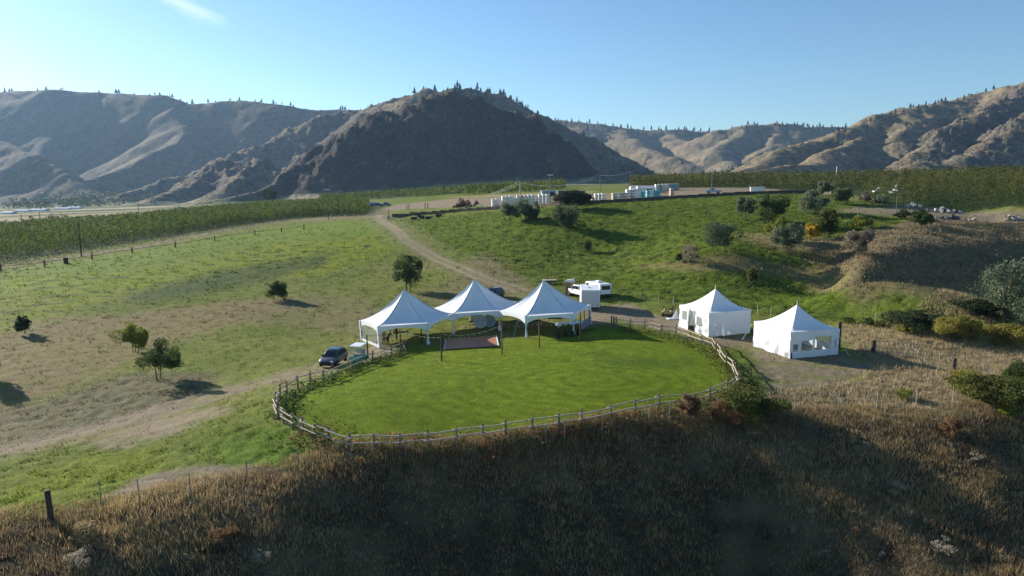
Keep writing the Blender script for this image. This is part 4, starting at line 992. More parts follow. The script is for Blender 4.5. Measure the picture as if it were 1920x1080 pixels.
# ---------------------------------------------------------------- people (skinned figures)
def person(px, py, lab, rz, shirt, trousers, pose=0, hat=False):
    p = hit(px, py); t = thing('person', lab, 'person', p, rz)
    lean = .35 if pose == 1 else 0
    J = {'pel': (0, 0, .95), 'chest': (lean * .6, 0, 1.30), 'neck': (lean * .9, 0, 1.47), 'head0': (lean, 0, 1.56), 'head': (lean + .02, 0, 1.68), 'top': (lean + .01, 0, 1.76)}
    for s_, n_ in ((1, 'l'), (-1, 'r')):
        J['sh' + n_] = (lean * .85, .18 * s_, 1.42); J['el' + n_] = (lean + (.08 if pose != 2 else .15), .27 * s_, 1.15); J['wr' + n_] = (lean + .22, .22 * s_, .98 if pose != 2 else 1.2)
        J['ha' + n_] = (lean + .28, .20 * s_, .93 if pose != 2 else 1.24)
        J['hip' + n_] = (0, .10 * s_, .90); J['kn' + n_] = (.04 + .05 * s_, .11 * s_, .50); J['an' + n_] = (-.02 + .06 * s_, .11 * s_, .09); J['toe' + n_] = (.16 + .06 * s_, .13 * s_, .04)
    def skin(name, edges, rad, mt, parent, sub=1):
        ks = sorted({k for e in edges for k in e}); ks.remove(edges[0][0]); ks.insert(0, edges[0][0]); ix = {k: i for i, k in enumerate(ks)}
        me = bpy.data.meshes.new(name); me.from_pydata([J[k] for k in ks], [(ix[a], ix[b]) for a, b in edges], []); me.materials.append(mt)
        o = bpy.data.objects.new(name, me); COL.objects.link(o); o.parent = parent
        me.skin_vertices or None
        md = o.modifiers.new('skin', 'SKIN')
        if not me.skin_vertices: return o
        for i, k in enumerate(ks): me.skin_vertices[0].data[i].radius = rad[k]; me.skin_vertices[0].data[i].use_root = (i == 0)
        md.use_smooth_shade = True; sb = o.modifiers.new('sub', 'SUBSURF'); sb.levels = sub; sb.render_levels = sub; return o
    def rad(sc=1.0, **kw):
        b = {'pel': (.15, .11), 'chest': (.16, .11), 'neck': (.055, .055), 'head0': (.06, .065), 'head': (.075, .095), 'top': (.05, .06)}
        for n_ in 'lr': b.update({'sh'+n_: (.06, .06), 'el'+n_: (.045, .045), 'wr'+n_: (.03, .03), 'ha'+n_: (.035, .02), 'hip'+n_: (.09, .09), 'kn'+n_: (.062, .062), 'an'+n_: (.042, .042), 'toe'+n_: (.04, .03)})
        return {k: (v[0] * sc, v[1] * sc) for k, v in b.items()}
    E = [('pel', 'chest'), ('chest', 'neck'), ('neck', 'head0'), ('head0', 'head'), ('head', 'top')]
    for n_ in 'lr': E += [('chest', 'sh'+n_), ('sh'+n_, 'el'+n_), ('el'+n_, 'wr'+n_), ('wr'+n_, 'ha'+n_), ('pel', 'hip'+n_), ('hip'+n_, 'kn'+n_), ('kn'+n_, 'an'+n_), ('an'+n_, 'toe'+n_)]
    bd = bpy.data.meshes.new('tmp'); bpy.data.meshes.remove(bd)
    skin('body', E, rad(), M_SKIN, t)
    skin('shirt', [('pel', 'chest')] + [e for n_ in 'lr' for e in (('chest', 'sh'+n_), ('sh'+n_, 'el'+n_))], rad(1.16), shirt, t)
    skin('trousers', [e for n_ in 'lr' for e in (('pel', 'hip'+n_), ('hip'+n_, 'kn'+n_), ('kn'+n_, 'an'+n_))], rad(1.15), trousers, t)
    hx, hy, hzz = J['head']
    MB().lathe([(.10, 0), (.11, .05), (.09, .10), (.05, .125), (0, .13)] if not hat else [(.17, .02), (.11, .03), (.10, .12), (0, .13)], (hx - .01, hy, hzz), 12).build('hat' if hat else 'hair', M_HAIR, t, smooth=True)
    return t
M_SH1 = mat('tan_shirt', (.30, .22, .15), .8); M_SH2 = mat('plum_shirt', (.10, .06, .09), .8); M_SH3 = mat('black_shirt', (.02, .02, .02), .8); M_TR = mat('dark_trousers', (.03, .03, .04), .8); M_TR2 = mat('grey_trousers', (.10, .09, .09), .8)
person(720, 649, 'person in a tan top standing under the left peaked tent', RAD(-60), M_SH1, M_TR2)
person(727, 648, 'person in plum bending forward beside the standing one', RAD(-10), M_SH2, M_TR, 1)
person(744, 638, 'person in black with a dark hat further back under the left tent', RAD(200), M_SH3, M_TR, 2, True)
# ---------------------------------------------------------------- trees and shrubs
def leaf_quads(C, size, col, flat=.35):
    """C: centres (n,3); one randomly turned leaf-cluster card at each"""
    n_ = len(C); a = rng.normal(size=(n_, 3)); a /= np.linalg.norm(a, axis=1)[:, None]
    b = rng.normal(size=(n_, 3)); b -= (a * b).sum(1)[:, None] * a; b /= np.linalg.norm(b, axis=1)[:, None]
    s1 = (size * rng.uniform(.6, 1.3, n_))[:, None]; s2 = s1 * rng.uniform(.35, .75, n_)[:, None]
    V = np.stack([C - a * s1 * .5, C - b * s2 * .5 + a * s1 * .1, C + a * s1 * .5, C + b * s2 * .5 + a * s1 * .05], 1).reshape(-1, 3)
    F = np.arange(n_ * 4).reshape(-1, 4); return V, F, np.repeat(col, 4, 0)
KIND = {'olive': ((.11, .14, .07), .3), 'green': ((.075, .105, .03), .3), 'dark': ((.04, .055, .025), .3), 'yellow': ((.50, .33, .03), .25),
        'lime': ((.20, .22, .035), .3), 'dry': ((.23, .20, .14), .3), 'sage': ((.165, .195, .115), .3), 'moss': ((.11, .12, .03), .35), 'pale': ((.35, .31, .23), .4),
        'rust': ((.21, .125, .065), .3), 'straw': ((.36, .28, .15), .25), 'gold': ((.26, .23, .05), .3)}
def tree(px, py, wpx, hpx, kind, label, cat='tree', dens=1.0, trunk=.2, name='tree', gap=.0, group=None, yoff=0):
    p = hit(px, py); p = p + np.array([0, yoff, 0]); p[2] = zf(p[0], p[1]); D = math.hypot(p[1], p[2] - CAMZ); W_ = wpx * D / FPX * 1.22; H_ = hpx * D / FPX * 1.08; trunk = trunk * .55
    t = thing(name, label, cat, p, random.uniform(0, 6), group)
    col0, var = KIND[kind]; ch = H_ * (1 - trunk); cz_ = H_ * trunk + ch * .5
    r = np.random.default_rng(int(px * 7 + py * 13)); leaf = max(.07, min(.26, D * .0015, 9), min(.24, wpx * D / FPX * .025)) * (1.0 if H_ > 1 else .7)
    nc = int(9 + 12 * dens); cl = []
    while len(cl) < nc:
        q = r.uniform(-1, 1, 3)
        if np.linalg.norm(q) < 1 and (q[2] > -.75): cl.append(q)
    cl = np.array(cl); cr_ = r.uniform(.20, .46, nc)
    nl = int(min(8000, max(220, 9.0 * dens * W_ * H_ / leaf ** 2)))
    pick = r.integers(0, nc, nl); d = r.normal(size=(nl, 3)); d /= np.linalg.norm(d, axis=1)[:, None]; rad = r.uniform(.3, 1, nl) ** .45
    Q = cl[pick] * .78 + d * (rad * cr_[pick])[:, None]
    Q *= (1 + .15 * np.sin(Q[:, [1]] * 5 + px))
    C = np.stack([Q[:, 0] * W_ / 2, Q[:, 1] * W_ / 2 * .9, Q[:, 2] * ch / 2 + cz_], 1); C[:, 2] = np.maximum(C[:, 2], .03)
    if kind == 'pale': leaf *= .8
    cc = np.array(col0)[None] * (1 + var * r.normal(size=(nl, 1)) * .6) * (1 + .18 * r.normal(size=(nc, 1))[pick]) * (1 + .06 * r.normal(size=(nl, 3)))
    V, F, cv_ = leaf_quads(C, leaf * np.ones(nl) * 1.5, np.clip(cc, .008, .7))
    np_mesh('crown', V, F, M_LEAF, cv_, t)
    m = MB(); ns = 1 if trunk > .15 else 3; tr = max(.02, H_ * .022)
    for k in range(ns):
        o_ = Vector((random.uniform(-.1, .1) * W_ * (ns > 1), random.uniform(-.1, .1) * W_ * (ns > 1), -.2)); mid = Vector((o_.x * 1.6, o_.y * 1.6, H_ * .38)); top = Vector((o_.x * 2.6, o_.y * 2.6, H_ * .78))
        m = MB(); m.tube(o_, mid, tr * (1.2 if ns == 1 else .6), tr * .7 / (1 if ns == 1 else 1.4), 7).tube(mid, top, tr * .5, tr * .15, 6); m.build('trunk', M_BARK, t)
    m = MB()
    for k in range(9):
        q = cl[k % nc]; st_ = Vector((0, 0, H_ * random.uniform(.18, .45))); m.tube(st_, Vector((q[0] * W_ * .36, q[1] * W_ * .33, q[2] * ch * .36 + cz_)), tr * .45, tr * .1, 5, cap=False)
    m.build('limbs', M_BARK, t); return t
T = tree
T(958,416,42,40,'sage','left bush of the grey-green pair in front of the white bin stacks',trunk=.08,dens=1.3)
T(993,415,46,42,'olive','right bush of the grey-green pair in front of the white bin stacks',trunk=.08,dens=1.3)
T(1076,393,58,34,'dark','broad dark tree at the yard edge hiding part of the bin stacks',trunk=.1,dens=1.3)
T(1058,430,54,46,'olive','round dark grey-green tree casting a long shadow over the pasture',trunk=.16,dens=1.3)
T(1101,473,18,22,'moss','small upright bush alone in the middle of the green pasture',trunk=.06,cat='bush',name='bush')
T(1396,412,46,44,'sage','pale grey-green tree just below the white truck trailer',trunk=.14)
T(1446,421,52,58,'green','tall dark green tree right of the pale one in the upper pasture',trunk=.08,dens=1.3)
T(1527,402,54,42,'sage','wide silvery bush above the yellow tree near the orchard',trunk=.1)
T(1545,368,30,28,'sage','small grey tree at the corner of the upper orchard',trunk=.1)
T(1579,384,42,28,'olive','low grey-green bush right of the orchard corner',trunk=.06)
T(1650,386,26,22,'sage','little grey bush at the foot of the right orchard rows',trunk=.05,cat='bush',name='bush')
T(1622,380,22,20,'dry','small brownish bush at the foot of the right orchard',trunk=.05,cat='bush',name='bush')
T(1349,473,72,60,'olive','largest grey-green tree in the right half of the pasture',trunk=.16,dens=1.4)
T(1300,494,46,34,'dry','sparse dry brown bush left of the largest pasture tree',trunk=.05,dens=.4,cat='bush',name='bush')
T(1272,492,14,16,'green','tiny green bush at the left end of the tan strip',trunk=.05,cat='bush',name='bush')
T(1457,450,36,40,'lime','bright yellow-green tree behind the grey-green one',trunk=.08)
T(1477,475,58,56,'sage','grey-green rounded tree left of the golden yellow tree',trunk=.08,dens=1.2)
T(1521,449,28,32,'yellow','small golden yellow autumn tree',trunk=.14)
T(1546,446,42,52,'moss','olive green tree right behind the golden yellow tree',trunk=.06,dens=1.2)
T(1614,431,36,30,'lime','rounded yellow-green bush right of the olive green tree',trunk=.04)
T(1611,484,54,54,'dry','leafless looking brown-grey tree on the gully rim',trunk=.1,dens=.6)
T(1692,412,30,18,'dark','low dark bush below the right orchard',trunk=.04,cat='bush',name='bush')
T(1726,436,34,42,'green','slender dark green tree with a bare trunk by the dry bank',trunk=.35)
T(1410,532,24,28,'moss','small dark bush on the grass above the gap between the square tents',trunk=.05,cat='bush',name='bush')
T(1900,602,116,108,'sage','large silvery tree at the right edge of the picture',trunk=.03,dens=1.6)
T(1905,612,60,52,'sage','silvery bush below the large tree at the right edge',trunk=.04)
T(1832,592,74,30,'dark','dark green shrub left of the large silvery tree',trunk=.02,dens=1.2,cat='shrub',name='shrub')
T(1714,616,92,36,'dark','widest dark green shrub behind the dry grass slope',trunk=.02,dens=1.4,cat='shrub',name='shrub')
T(1792,634,76,44,'gold','yellow-green tall weeds bush right of the wide dark shrub',trunk=.02,dens=.9,cat='shrub',name='shrub')
T(1880,650,70,46,'gold','yellow-green bush in the dry grass near the right edge',trunk=.02,dens=.9,cat='shrub',name='shrub')
T(1701,626,28,18,'lime','bright little bush in front of the wide dark shrub',trunk=.02,cat='shrub',name='shrub')
T(1626,612,20,16,'green','small green shrub nearest the tall dark post',trunk=.02,cat='shrub',name='shrub')
T(1650,613,18,13,'moss','tiny olive shrub between two green ones behind the mesh gate',trunk=.02,cat='shrub',name='shrub')
T(1590,607,20,12,'moss','low shrub just behind the tall dark post',trunk=.02,cat='shrub',name='shrub')
T(765,546,50,68,'green','tall dark green tree standing behind the left peaked tent',trunk=.14,dens=1.5)
T(519,562,36,34,'green','round dark bush in the middle of the left meadow',trunk=.04,dens=1.3,cat='bush',name='bush')
T(44,626,28,34,'dark','dark pointed bush near the left edge of the meadow',trunk=.05,dens=1.2,cat='bush',name='bush')
T(252,662,56,62,'lime','yellow-green young tree, left one of the near pair',trunk=.12,dens=.8)
T(299,712,74,76,'green','open crowned green tree, right one of the near pair',trunk=.2,dens=.9)
T(-22,716,50,50,'green','tree at the left edge of which only the shadow shows',trunk=.15)
T(485,383,34,24,'dark','dark tree group behind the left orchard',trunk=.05,yoff=20)
T(1865,325,60,12,'dark','dark treetop rising over the right orchard',trunk=.05,yoff=2,dens=.8)
# shrubs on the near bank
B_ = dict(trunk=.02, cat='shrub', name='shrub')
T(1405,776,120,46,'moss','broad olive shrub on the bank edge right of the rail fence end',dens=1.2,**B_)
T(1352,788,50,36,'rust','rust-red bush on the bank just left of the broad olive shrub',**B_)
T(1292,784,40,46,'rust','reddish shrub growing up against the rail fence',dens=1.2,**B_)
T(1860,760,120,56,'moss','big yellow-topped shrub mass near the right edge of the bank',dens=1.3,**B_)
T(1812,732,64,34,'gold','yellow flowering shrub behind the last wire fence post',**B_)
T(1905,740,60,60,'green','green shrub at the very right edge above the bank',dens=1.2,**B_)
T(1693,748,28,20,'lime','small bright yellow bush in the dry grass behind the wire fence',**B_)
T(1892,784,36,28,'lime','yellow-green shrub low at the right edge of the bank',**B_)
T(1780,815,44,30,'rust','rusty shrub on the right part of the bank',**B_)
T(1410,800,26,24,'gold','golden shrub below the broad olive one',**B_)
T(162,1016,46,36,'straw','rounded pale shrub beside the shadow of the lone post',dens=.7,**B_)
T(150,1060,46,26,'pale','low whitish shrub below the rounded one at lower left',dens=.5,**B_)
T(492,1056,36,26,'pale','round tan shrub at the bottom edge left of the middle',dens=.6,**B_)
T(425,1010,46,24,'rust','dark reddish mound on the lower left bank',**B_)
for (x_, y_, w_), lab_ in {
    (1410, 822, 28): 'pale shrub just below the broad olive shrub on the bank',
    (1624, 838, 18): 'bright little pale shrub high on the right bank below the wire fence',
    (1498, 850, 24): 'pale grey shrub left of the bright little one on the upper bank',
    (1758, 790, 10): 'tiny white tuft right under the last wire fence posts',
    (1780, 836, 14): 'small pale shrub below the rusty shrub on the right',
    (1684, 926, 44): 'widest pale shrub in the middle of the right bank',
    (1518, 968, 30): 'pale pinkish shrub left of and below the widest one',
    (1594, 962, 16): 'small pale shrub between the pinkish and the widest one',
    (1483, 1006, 36): 'low wide pale shrub near the bottom, left of the reddish tuft',
    (1605, 1002, 26): 'faded reddish tuft low on the right bank',
    (1545, 1046, 32): 'pinkish pale shrub near the bottom edge of the right bank',
    (1561, 1078, 24): 'pale shrub cut by the bottom edge right of centre',
    (1445, 1060, 14): 'small pale tuft near the bottom, leftmost on the right bank',
    (1652, 1044, 16): 'small pale tuft near the bottom right of the pinkish shrub',
    (1885, 1052, 22): 'pale shrub in the bottom right corner',
    (1768, 1040, 50): 'broad dim pale shrub left of the one in the bottom right corner',
    (1830, 864, 28): 'dim white shrub in the dark right part of the bank',
    (1885, 884, 12): 'tiny white tuft at the far right of the bank',
    (348, 1056, 30): 'pale clump at the bottom between the round tan and the whitish shrub',
    (1822, 868, 20): 'small white shrub touching the dim one in the dark right part',
    (762, 985, 14): 'small faded tuft in the dark middle of the bank',
    (854, 1010, 12): 'tiny faded tuft right of the dark middle of the bank',
    (680, 1045, 18): 'faded tuft near the bottom edge left of the middle',
}.items(): T(x_, y_, w_ * .9, w_ * .55, 'rust' if x_ == 1605 else 'pale', lab_, dens=.16, group='pale shrubs scattered on the bank', **B_)

# ---------------------------------------------------------------- grass and weeds
def blades(name, x, y, z, h, wd, col, nb, lean=.35, spread=.15, mt=None, label=None):
    n_ = len(x); k = nb
    X_ = np.repeat(x, k) + rng.normal(size=n_ * k) * np.repeat(spread * np.ones(n_), k); Y_ = np.repeat(y, k) + rng.normal(size=n_ * k) * np.repeat(spread * np.ones(n_), k); Z_ = np.repeat(z, k)
    H_ = np.repeat(h, k) * rng.uniform(.5, 1.15, n_ * k); Wd = np.repeat(wd, k) * rng.uniform(.6, 1.3, n_ * k)
    a = rng.uniform(0, 2 * pi, n_ * k); L_ = H_ * lean * rng.normal(size=n_ * k); b = rng.uniform(0, 2 * pi, n_ * k)
    V = np.stack([np.stack([X_ - np.cos(a) * Wd / 2, Y_ - np.sin(a) * Wd / 2, Z_ - .05], 1), np.stack([X_ + np.cos(a) * Wd / 2, Y_ + np.sin(a) * Wd / 2, Z_ - .05], 1),
                  np.stack([X_ + np.cos(b) * L_, Y_ + np.sin(b) * L_, Z_ + H_], 1)], 1).reshape(-1, 3)
    cc = np.repeat(col, k, 0) * (1 + .18 * rng.normal(size=(n_ * k, 1))); cc = np.clip(np.repeat(cc, 3, 0), .006, .8)
    o = np_mesh(name, V, np.arange(len(V)).reshape(-1, 3), mt or M_GRASSB, cc); tag(o, label, kind='stuff'); return o
def pickc(n_, weights, cols):
    w_ = np.stack(weights, 1); w_ = np.clip(w_, .001, None); w_ /= w_.sum(1)[:, None]; c_ = w_.cumsum(1); r_ = rng.random(n_)[:, None]; i_ = (r_ > c_).sum(1).clip(0, len(cols) - 1); return np.array(cols)[i_], i_
# dry growth over the near bank
N = 200000; yy = rng.uniform(26, 54, N); xx = rng.uniform(-46, 46, N); ed = edge_dist(xx, yy)
keep = (ed > -1.2) & (ed < 18) & (np.abs(xx) < yy * .80 + 1) & (rng.random(N) < np.clip(.45 + .6 * fbm(xx / 2.2, yy / 2.2, 3, 500), .42, 1)); xx = xx[keep]; yy = yy[keep]; ed = ed[keep]; zz = base_z(xx, yy)
n1 = fbm(xx / 6, yy / 6, 3, 510); n2 = fbm(xx / 2, yy / 2, 3, 520); top = np.exp(-((ed - .6) / 1.8) ** 2); mid_ = np.exp(-((xx - 4) / 12) ** 2)
cols = [(.48,.35,.175), (.26,.18,.095), (.26,.11,.055), (.125,.13,.05), (.19,.18,.12), (.48,.39,.25)]
col, ii = pickc(len(xx), [1.0 + 3.2 * n1 + .5 * (xx < 0), .9 - 2.5 * n1, (.08 + 2.2 * top * mid_) * (1 + n2), .30 + 2.0 * n2 + .8 * top * mid_, .25 - .9 * n2, .06 + 0 * xx], cols)
blades('bank_grass', xx, yy, zz, .20 + .24 * np.clip(n2 + n1 + .5, 0, 1.5) + .25 * top * mid_, np.full(len(xx), .032), col, 5, .55, .18, label='dry grass and weeds covering the near bank')
# hay grass on the right slope
N = 26000; yy = rng.uniform(47, 100, N); xx = rng.uniform(15, 76, N); U, V_ = uv(xx, yy)
pa = world_poly([(1400,778),(1440,735),(1600,715),(1640,690),(1590,640),(1575,610),(1700,600),(1960,600),(2000,700),(1900,735),(1790,770),(1600,776)])
keep = in_poly(U + .01 * fbm(xx / 3, yy / 3, 2, 5), V_, pa) & (rng.random(N) < .9); xx = xx[keep]; yy = yy[keep]
n2 = fbm(xx / 2.5, yy / 2.5, 3, 540)
col, ii = pickc(len(xx), [1.2 + n2, .5 - n2, .35 + n2, .12 + .6 * (n2 > .35)], [(.42,.33,.20), (.25,.185,.10), (.19,.17,.09), (.24,.22,.05)])
blades('dry_slope_grass', xx, yy, base_z(xx, yy), .32 + .25 * np.clip(n2 + .4, 0, 1), np.full(len(xx), .07), col, 5, .4, .22, label='straw coloured grass on the slope right of the tents')
N = 26000; yy = rng.uniform(92, 150, N); xx = rng.uniform(44, 112, N); U, V_ = uv(xx, yy)
pa = world_poly([(1500,478),(1560,450),(1650,430),(1740,410),(1990,425),(1990,570),(1860,575),(1780,563),(1640,520)])
keep = in_poly(U + .01 * fbm(xx / 3, yy / 3, 2, 5), V_, pa); xx = xx[keep]; yy = yy[keep]; n2 = fbm(xx / 3.5, yy / 3.5, 3, 545)
col, ii = pickc(len(xx), [1.0 + n2, .8 - n2, .4 + n2], [(.33,.26,.17), (.22,.17,.11), (.17,.155,.09)])
blades('gully_grass', xx, yy, base_z(xx, yy), .28 + .35 * np.clip(n2 + .3, 0, 1), np.full(len(xx), .12), col, 4, .45, .28, label='rough dry grass on the banks of the gully')
# meadow tufts
N = 190000; az = rng.uniform(-.66, .66, N); lr = rng.uniform(math.log(36), math.log(235), N); yy = np.exp(lr); xx = np.tan(az) * yy
c_, tf, lm, bk = paint(xx, yy, None); nn_ = fbm(xx / 2.4, yy / 1.6, 3, 560)
keep = (rng.random(N) < tf * np.clip(.35 + 1.3 * nn_, .05, 1)) & (lm < .05) & (bk < .3); xx, yy, c_, nn_ = xx[keep], yy[keep], c_[keep], nn_[keep]
sz = np.clip(yy / 90, .6, 1.6)
blades('meadow_tufts', xx, yy, base_z(xx, yy), (.15 + .26 * np.clip(nn_ + .2, 0, 1)) * sz, .14 * sz, c_ * rng.uniform(.6, 1.5, (len(xx), 1)), 3, .6, .22, label='grass tufts scattered over the meadow and pasture')
# short blades on the mown lawn
N = 30000; xx = rng.uniform(-24, 24, N); yy = rng.uniform(40, 76, N); c_, tf, lm, bk = paint(xx, yy, None); keep = lm > .9; xx, yy, c_ = xx[keep], yy[keep], c_[keep]
blades('lawn_grass', xx, yy, base_z(xx, yy), np.full(len(xx), .075), np.full(len(xx), .06), c_ * rng.uniform(.8, 1.3, (len(xx), 1)), 3, .7, .25, label='short blades on the mown oval lawn')
# weeds along the fence
def weeds(px_list, width, h, cols, dens, name, label, jit=.25, side=0):
    P_ = [Vector(hit(*p)) for p in px_list]; xs = []; ys = []
    for a, b in zip(P_[:-1], P_[1:]):
        d = b - a; n_ = int(d.length * dens); t_ = rng.random(n_); o_ = rng.normal(size=n_) * width * .5 + side; nv = Vector((-d.y, d.x, 0)).normalized()
        xs += list(a.x + d.x * t_ + nv.x * o_); ys += list(a.y + d.y * t_ + nv.y * o_)
    xs = np.array(xs); ys = np.array(ys); m_ = fbm(xs / 1.5, ys / 1.5, 2, 600); k_ = rng.random(len(xs)) < .5 + m_; xs, ys, m_ = xs[k_], ys[k_], m_[k_]
    C = np.stack([xs, ys, base_z(xs, ys)], 1); C = np.repeat(C, 4, 0); hh = np.repeat(h * np.clip(.7 + .9 * m_, .2, 1.4), 4); C[:, 2] += hh * rng.uniform(.05, 1, len(C)); C[:, :2] += rng.normal(size=(len(C), 2)) * .12
    cc = np.array(cols)[rng.integers(0, len(cols), len(xs))].repeat(4, 0) * rng.uniform(.7, 1.4, (len(C), 1))
    V, F, cv_ = leaf_quads(C, np.full(len(C), .20), cc); o = np_mesh(name, V, F, M_LEAF, cv_); tag(o, label, kind='stuff')
weeds([(765,662),(735,674),(700,684),(660,700),(610,722),(570,738),(545,752),(535,768),(548,782)], 1.3, .75, [(.07,.11,.025), (.10,.13,.03), (.05,.08,.02)], 60, 'fence_weeds', 'dark green weeds inside the left curve of the rail fence', side=-.5)
weeds([(1155,620),(1210,626),(1266,638),(1312,655),(1336,672),(1352,692),(1372,716),(1378,726)], 1.1, .6, [(.14,.16,.03), (.20,.20,.04), (.09,.12,.03)], 55, 'fence_weeds', 'yellow-green weeds inside the right curve of the rail fence', side=.2)
weeds([(560,812),(600,832),(640,848),(700,852),(760,852),(860,842),(960,830),(1060,816),(1160,800),(1250,780),(1330,764),(1384,740)], 2.2, .55, [(.10,.13,.035), (.13,.15,.05), (.20,.16,.08), (.24,.12,.06)], 85, 'fence_weeds', 'mixed weeds below the front rails of the fence')
weeds([(1385,700),(1392,722),(1400,735)], 1.2, .9, [(.06,.08,.03), (.09,.11,.03)], 60, 'fence_weeds', 'dark weeds at the right tip of the rail fence')
weeds([(0,508),(120,482),(250,466),(400,436),(520,416),(620,408),(700,404)], 1.6, .7, [(.30,.25,.16), (.22,.18,.11), (.34,.30,.2)], 14, 'track_verge', 'pale dry verge beside the orchard track')
weeds([(1160,480),(1300,490),(1400,520),(1560,540),(1700,556),(1790,572)], 2.5, .5, [(.30,.24,.15), (.22,.17,.10)], 10, 'dry_weeds', 'dry weeds along the gully rim')

# ---------------------------------------------------------------- orchards
def orchard(name, label, poly, hgt, cols, seed, row=3.4, step=1.15, rowang=0, per=15, leafs=.50, wires=True):
    P_ = world_poly(poly); W_ = np.array([(math.exp(v) * math.sin(u), math.exp(v) * math.cos(u)) for u, v in P_]); lo = W_.min(0); hi = W_.max(0); c0 = (lo + hi) / 2; R_ = np.hypot(*(hi - lo)) / 2
    gx_, gy_ = np.meshgrid(np.arange(-R_, R_, step), np.arange(-R_, R_, row)); ca, sa = cos(RAD(rowang)), sin(RAD(rowang))
    x = c0[0] + gx_ * ca - gy_ * sa; y = c0[1] + gx_ * sa + gy_ * ca; x = x.ravel() + rng.normal(size=x.size) * .15; y = y.ravel() + rng.normal(size=y.size) * .15
    m = (y > 20); x, y = x[m], y[m]; U, V_ = uv(x, y); m = in_poly(U, V_, P_) & (rng.random(len(x)) > .02); x, y = x[m], y[m]
    z = far_z(x, y)[0] if y.max() > 400 else base_z(x, y)
    hh = hgt * (1 + .12 * fbm(x / 9, y / 9, 2, seed) * 2 + .10 * rng.normal(size=len(x))); r_ = np.hypot(x, y)
    k = per; n_ = len(x); C = np.stack([np.repeat(x, k), np.repeat(y, k), np.repeat(z, k)], 1); q = rng.random(n_ * k) ** .8
    wd = .62 * (1 - .55 * q); C[:, 0] += rng.normal(size=n_ * k) * wd; C[:, 1] += rng.normal(size=n_ * k) * wd; C[:, 2] += .25 + q * (np.repeat(hh, k) - .25)
    cb = np.array(cols)[rng.integers(0, len(cols), n_)]; cb = cb * (1 + .22 * fbm(x / 25, y / 25, 3, seed + 1))[:, None] * rng.uniform(.75, 1.3, (n_, 1)); cc = np.repeat(cb, k, 0) * rng.uniform(.75, 1.3, (n_ * k, 1))
    V, F, cv_ = leaf_quads(C, np.full(len(C), leafs) * np.repeat(np.clip(r_ / 220, .8, 1.5), k), np.clip(cc, .01, .6)); o = np_mesh(name, V, F, M_LEAF, cv_); tag(o, label, kind='stuff'); print('ORCH', label, n_, lo, hi); return n_
AP = [(.078,.112,.020), (.095,.128,.022), (.058,.085,.018), (.11,.13,.024)]
AP2 = [(.068,.080,.022), (.090,.100,.024), (.050,.062,.018), (.115,.11,.028)]
n_ = orchard('apple_orchard', 'large orchard of green rows on the left beside the track', [(-120,516),(0,494),(150,470),(300,446),(450,422),(560,408),(688,404),(694,392),(640,384),(520,386),(380,399),(220,418),(100,424),(-120,446)], 3.9, AP, 700, rowang=18, per=30, leafs=.50, step=1.05)
print('left orchard', n_)
orchard('apple_orchard', 'thin dark orchard strip along the foot of the central hill', [(600,384),(640,377),(760,369),(860,366),(1000,360),(1060,356),(1060,352),(900,357),(700,365),(600,373)], 4.0, AP, 710, rowang=8, row=6, step=2.2, per=12, leafs=.9)
orchard('apple_orchard', 'long upper orchard behind the yard on the right', [(1180,356),(1290,352),(1400,352),(1500,358),(1600,356),(1640,357),(1800,350),(1980,346),(1980,336),(1700,340),(1500,345),(1300,346),(1180,350)], 4.5, AP2, 720, rowang=4, row=3.8, step=1.2, per=34, leafs=.42)
orchard('apple_orchard', 'near orchard rows on the right above the dry bank', [(1615,368),(1660,384),(1720,390),(1800,395),(1990,404),(1990,348),(1860,352),(1700,358),(1640,360)], 4.4, AP2, 730, rowang=6, per=60, leafs=.36)

# ---------------------------------------------------------------- pines on the hills
def pine_mesh(seed):
    r = random.Random(seed); m = MB(); H_ = 1.0; m.tube((0, 0, -.15), (0, 0, .9), .022, .006, 5); 
    for k in range(7):
        z = .20 + k * .115; rr = .19 * (1 - k / 8.2) * r.uniform(.75, 1.2); n_ = 7; V = [(0, 0, z + .17)]; ox, oy = r.uniform(-.02, .02), r.uniform(-.02, .02)
        for i in range(n_ * 2): a = pi * i / n_ + k; q = rr * (1 if i % 2 else .45) * r.uniform(.7, 1.2); V.append((ox + cos(a) * q, oy + sin(a) * q, z - .03 * (i % 2)))
        m.add(V, [(0, 1 + i, 1 + (i + 1) % (2 * n_)) for i in range(2 * n_)])
    return m
M_PINE = mat('pine_needles', (.028, .042, .026), .9)
pines = [pine_mesh(k).mesh('pine_tree', M_PINE) for k in range(5)]
spots = []
def crest(pts, n_, h, lab, grp, jit=20, down=0):
    P_ = np.array([at_d(*p) for p in pts]); sg_ = np.r_[0, np.cumsum(np.hypot(*(np.diff(P_[:, :2], axis=0).T)))]
    for k in range(n_):
        q = random.random() * sg_[-1]; x = np.interp(q, sg_, P_[:, 0]) + random.gauss(0, jit); y = np.interp(q, sg_, P_[:, 1]) + random.gauss(0, jit) - (random.random() ** 1.5 * down); spots.append((x, y, h * random.uniform(.55, 1.2), lab, grp))
crest([(0,173,2450),(100,168,2400),(200,174,2400),(300,177,2350),(360,195,2300)], 26, 19, 'pine on the crest of the far left ridge', 'pines on the far left ridge', 15)
crest([(360,195,2300),(460,188,2300),(520,195,2250),(590,206,2300)], 16, 18, 'pine on the lower shoulder of the far left ridge', 'pines on the shoulder of the left ridge', 15)
crest([(600,206,2600),(650,204,2700),(700,208,2800)], 20, 18, 'pine in the small saddle left of the dark hill', 'pines in the saddle', 20)
crest([(720,186,1650),(760,184,1500),(800,166,1450),(850,154,1430)], 14, 15, 'pine left of the summit behind the dark hill', 'pines left of the central summit', 10)
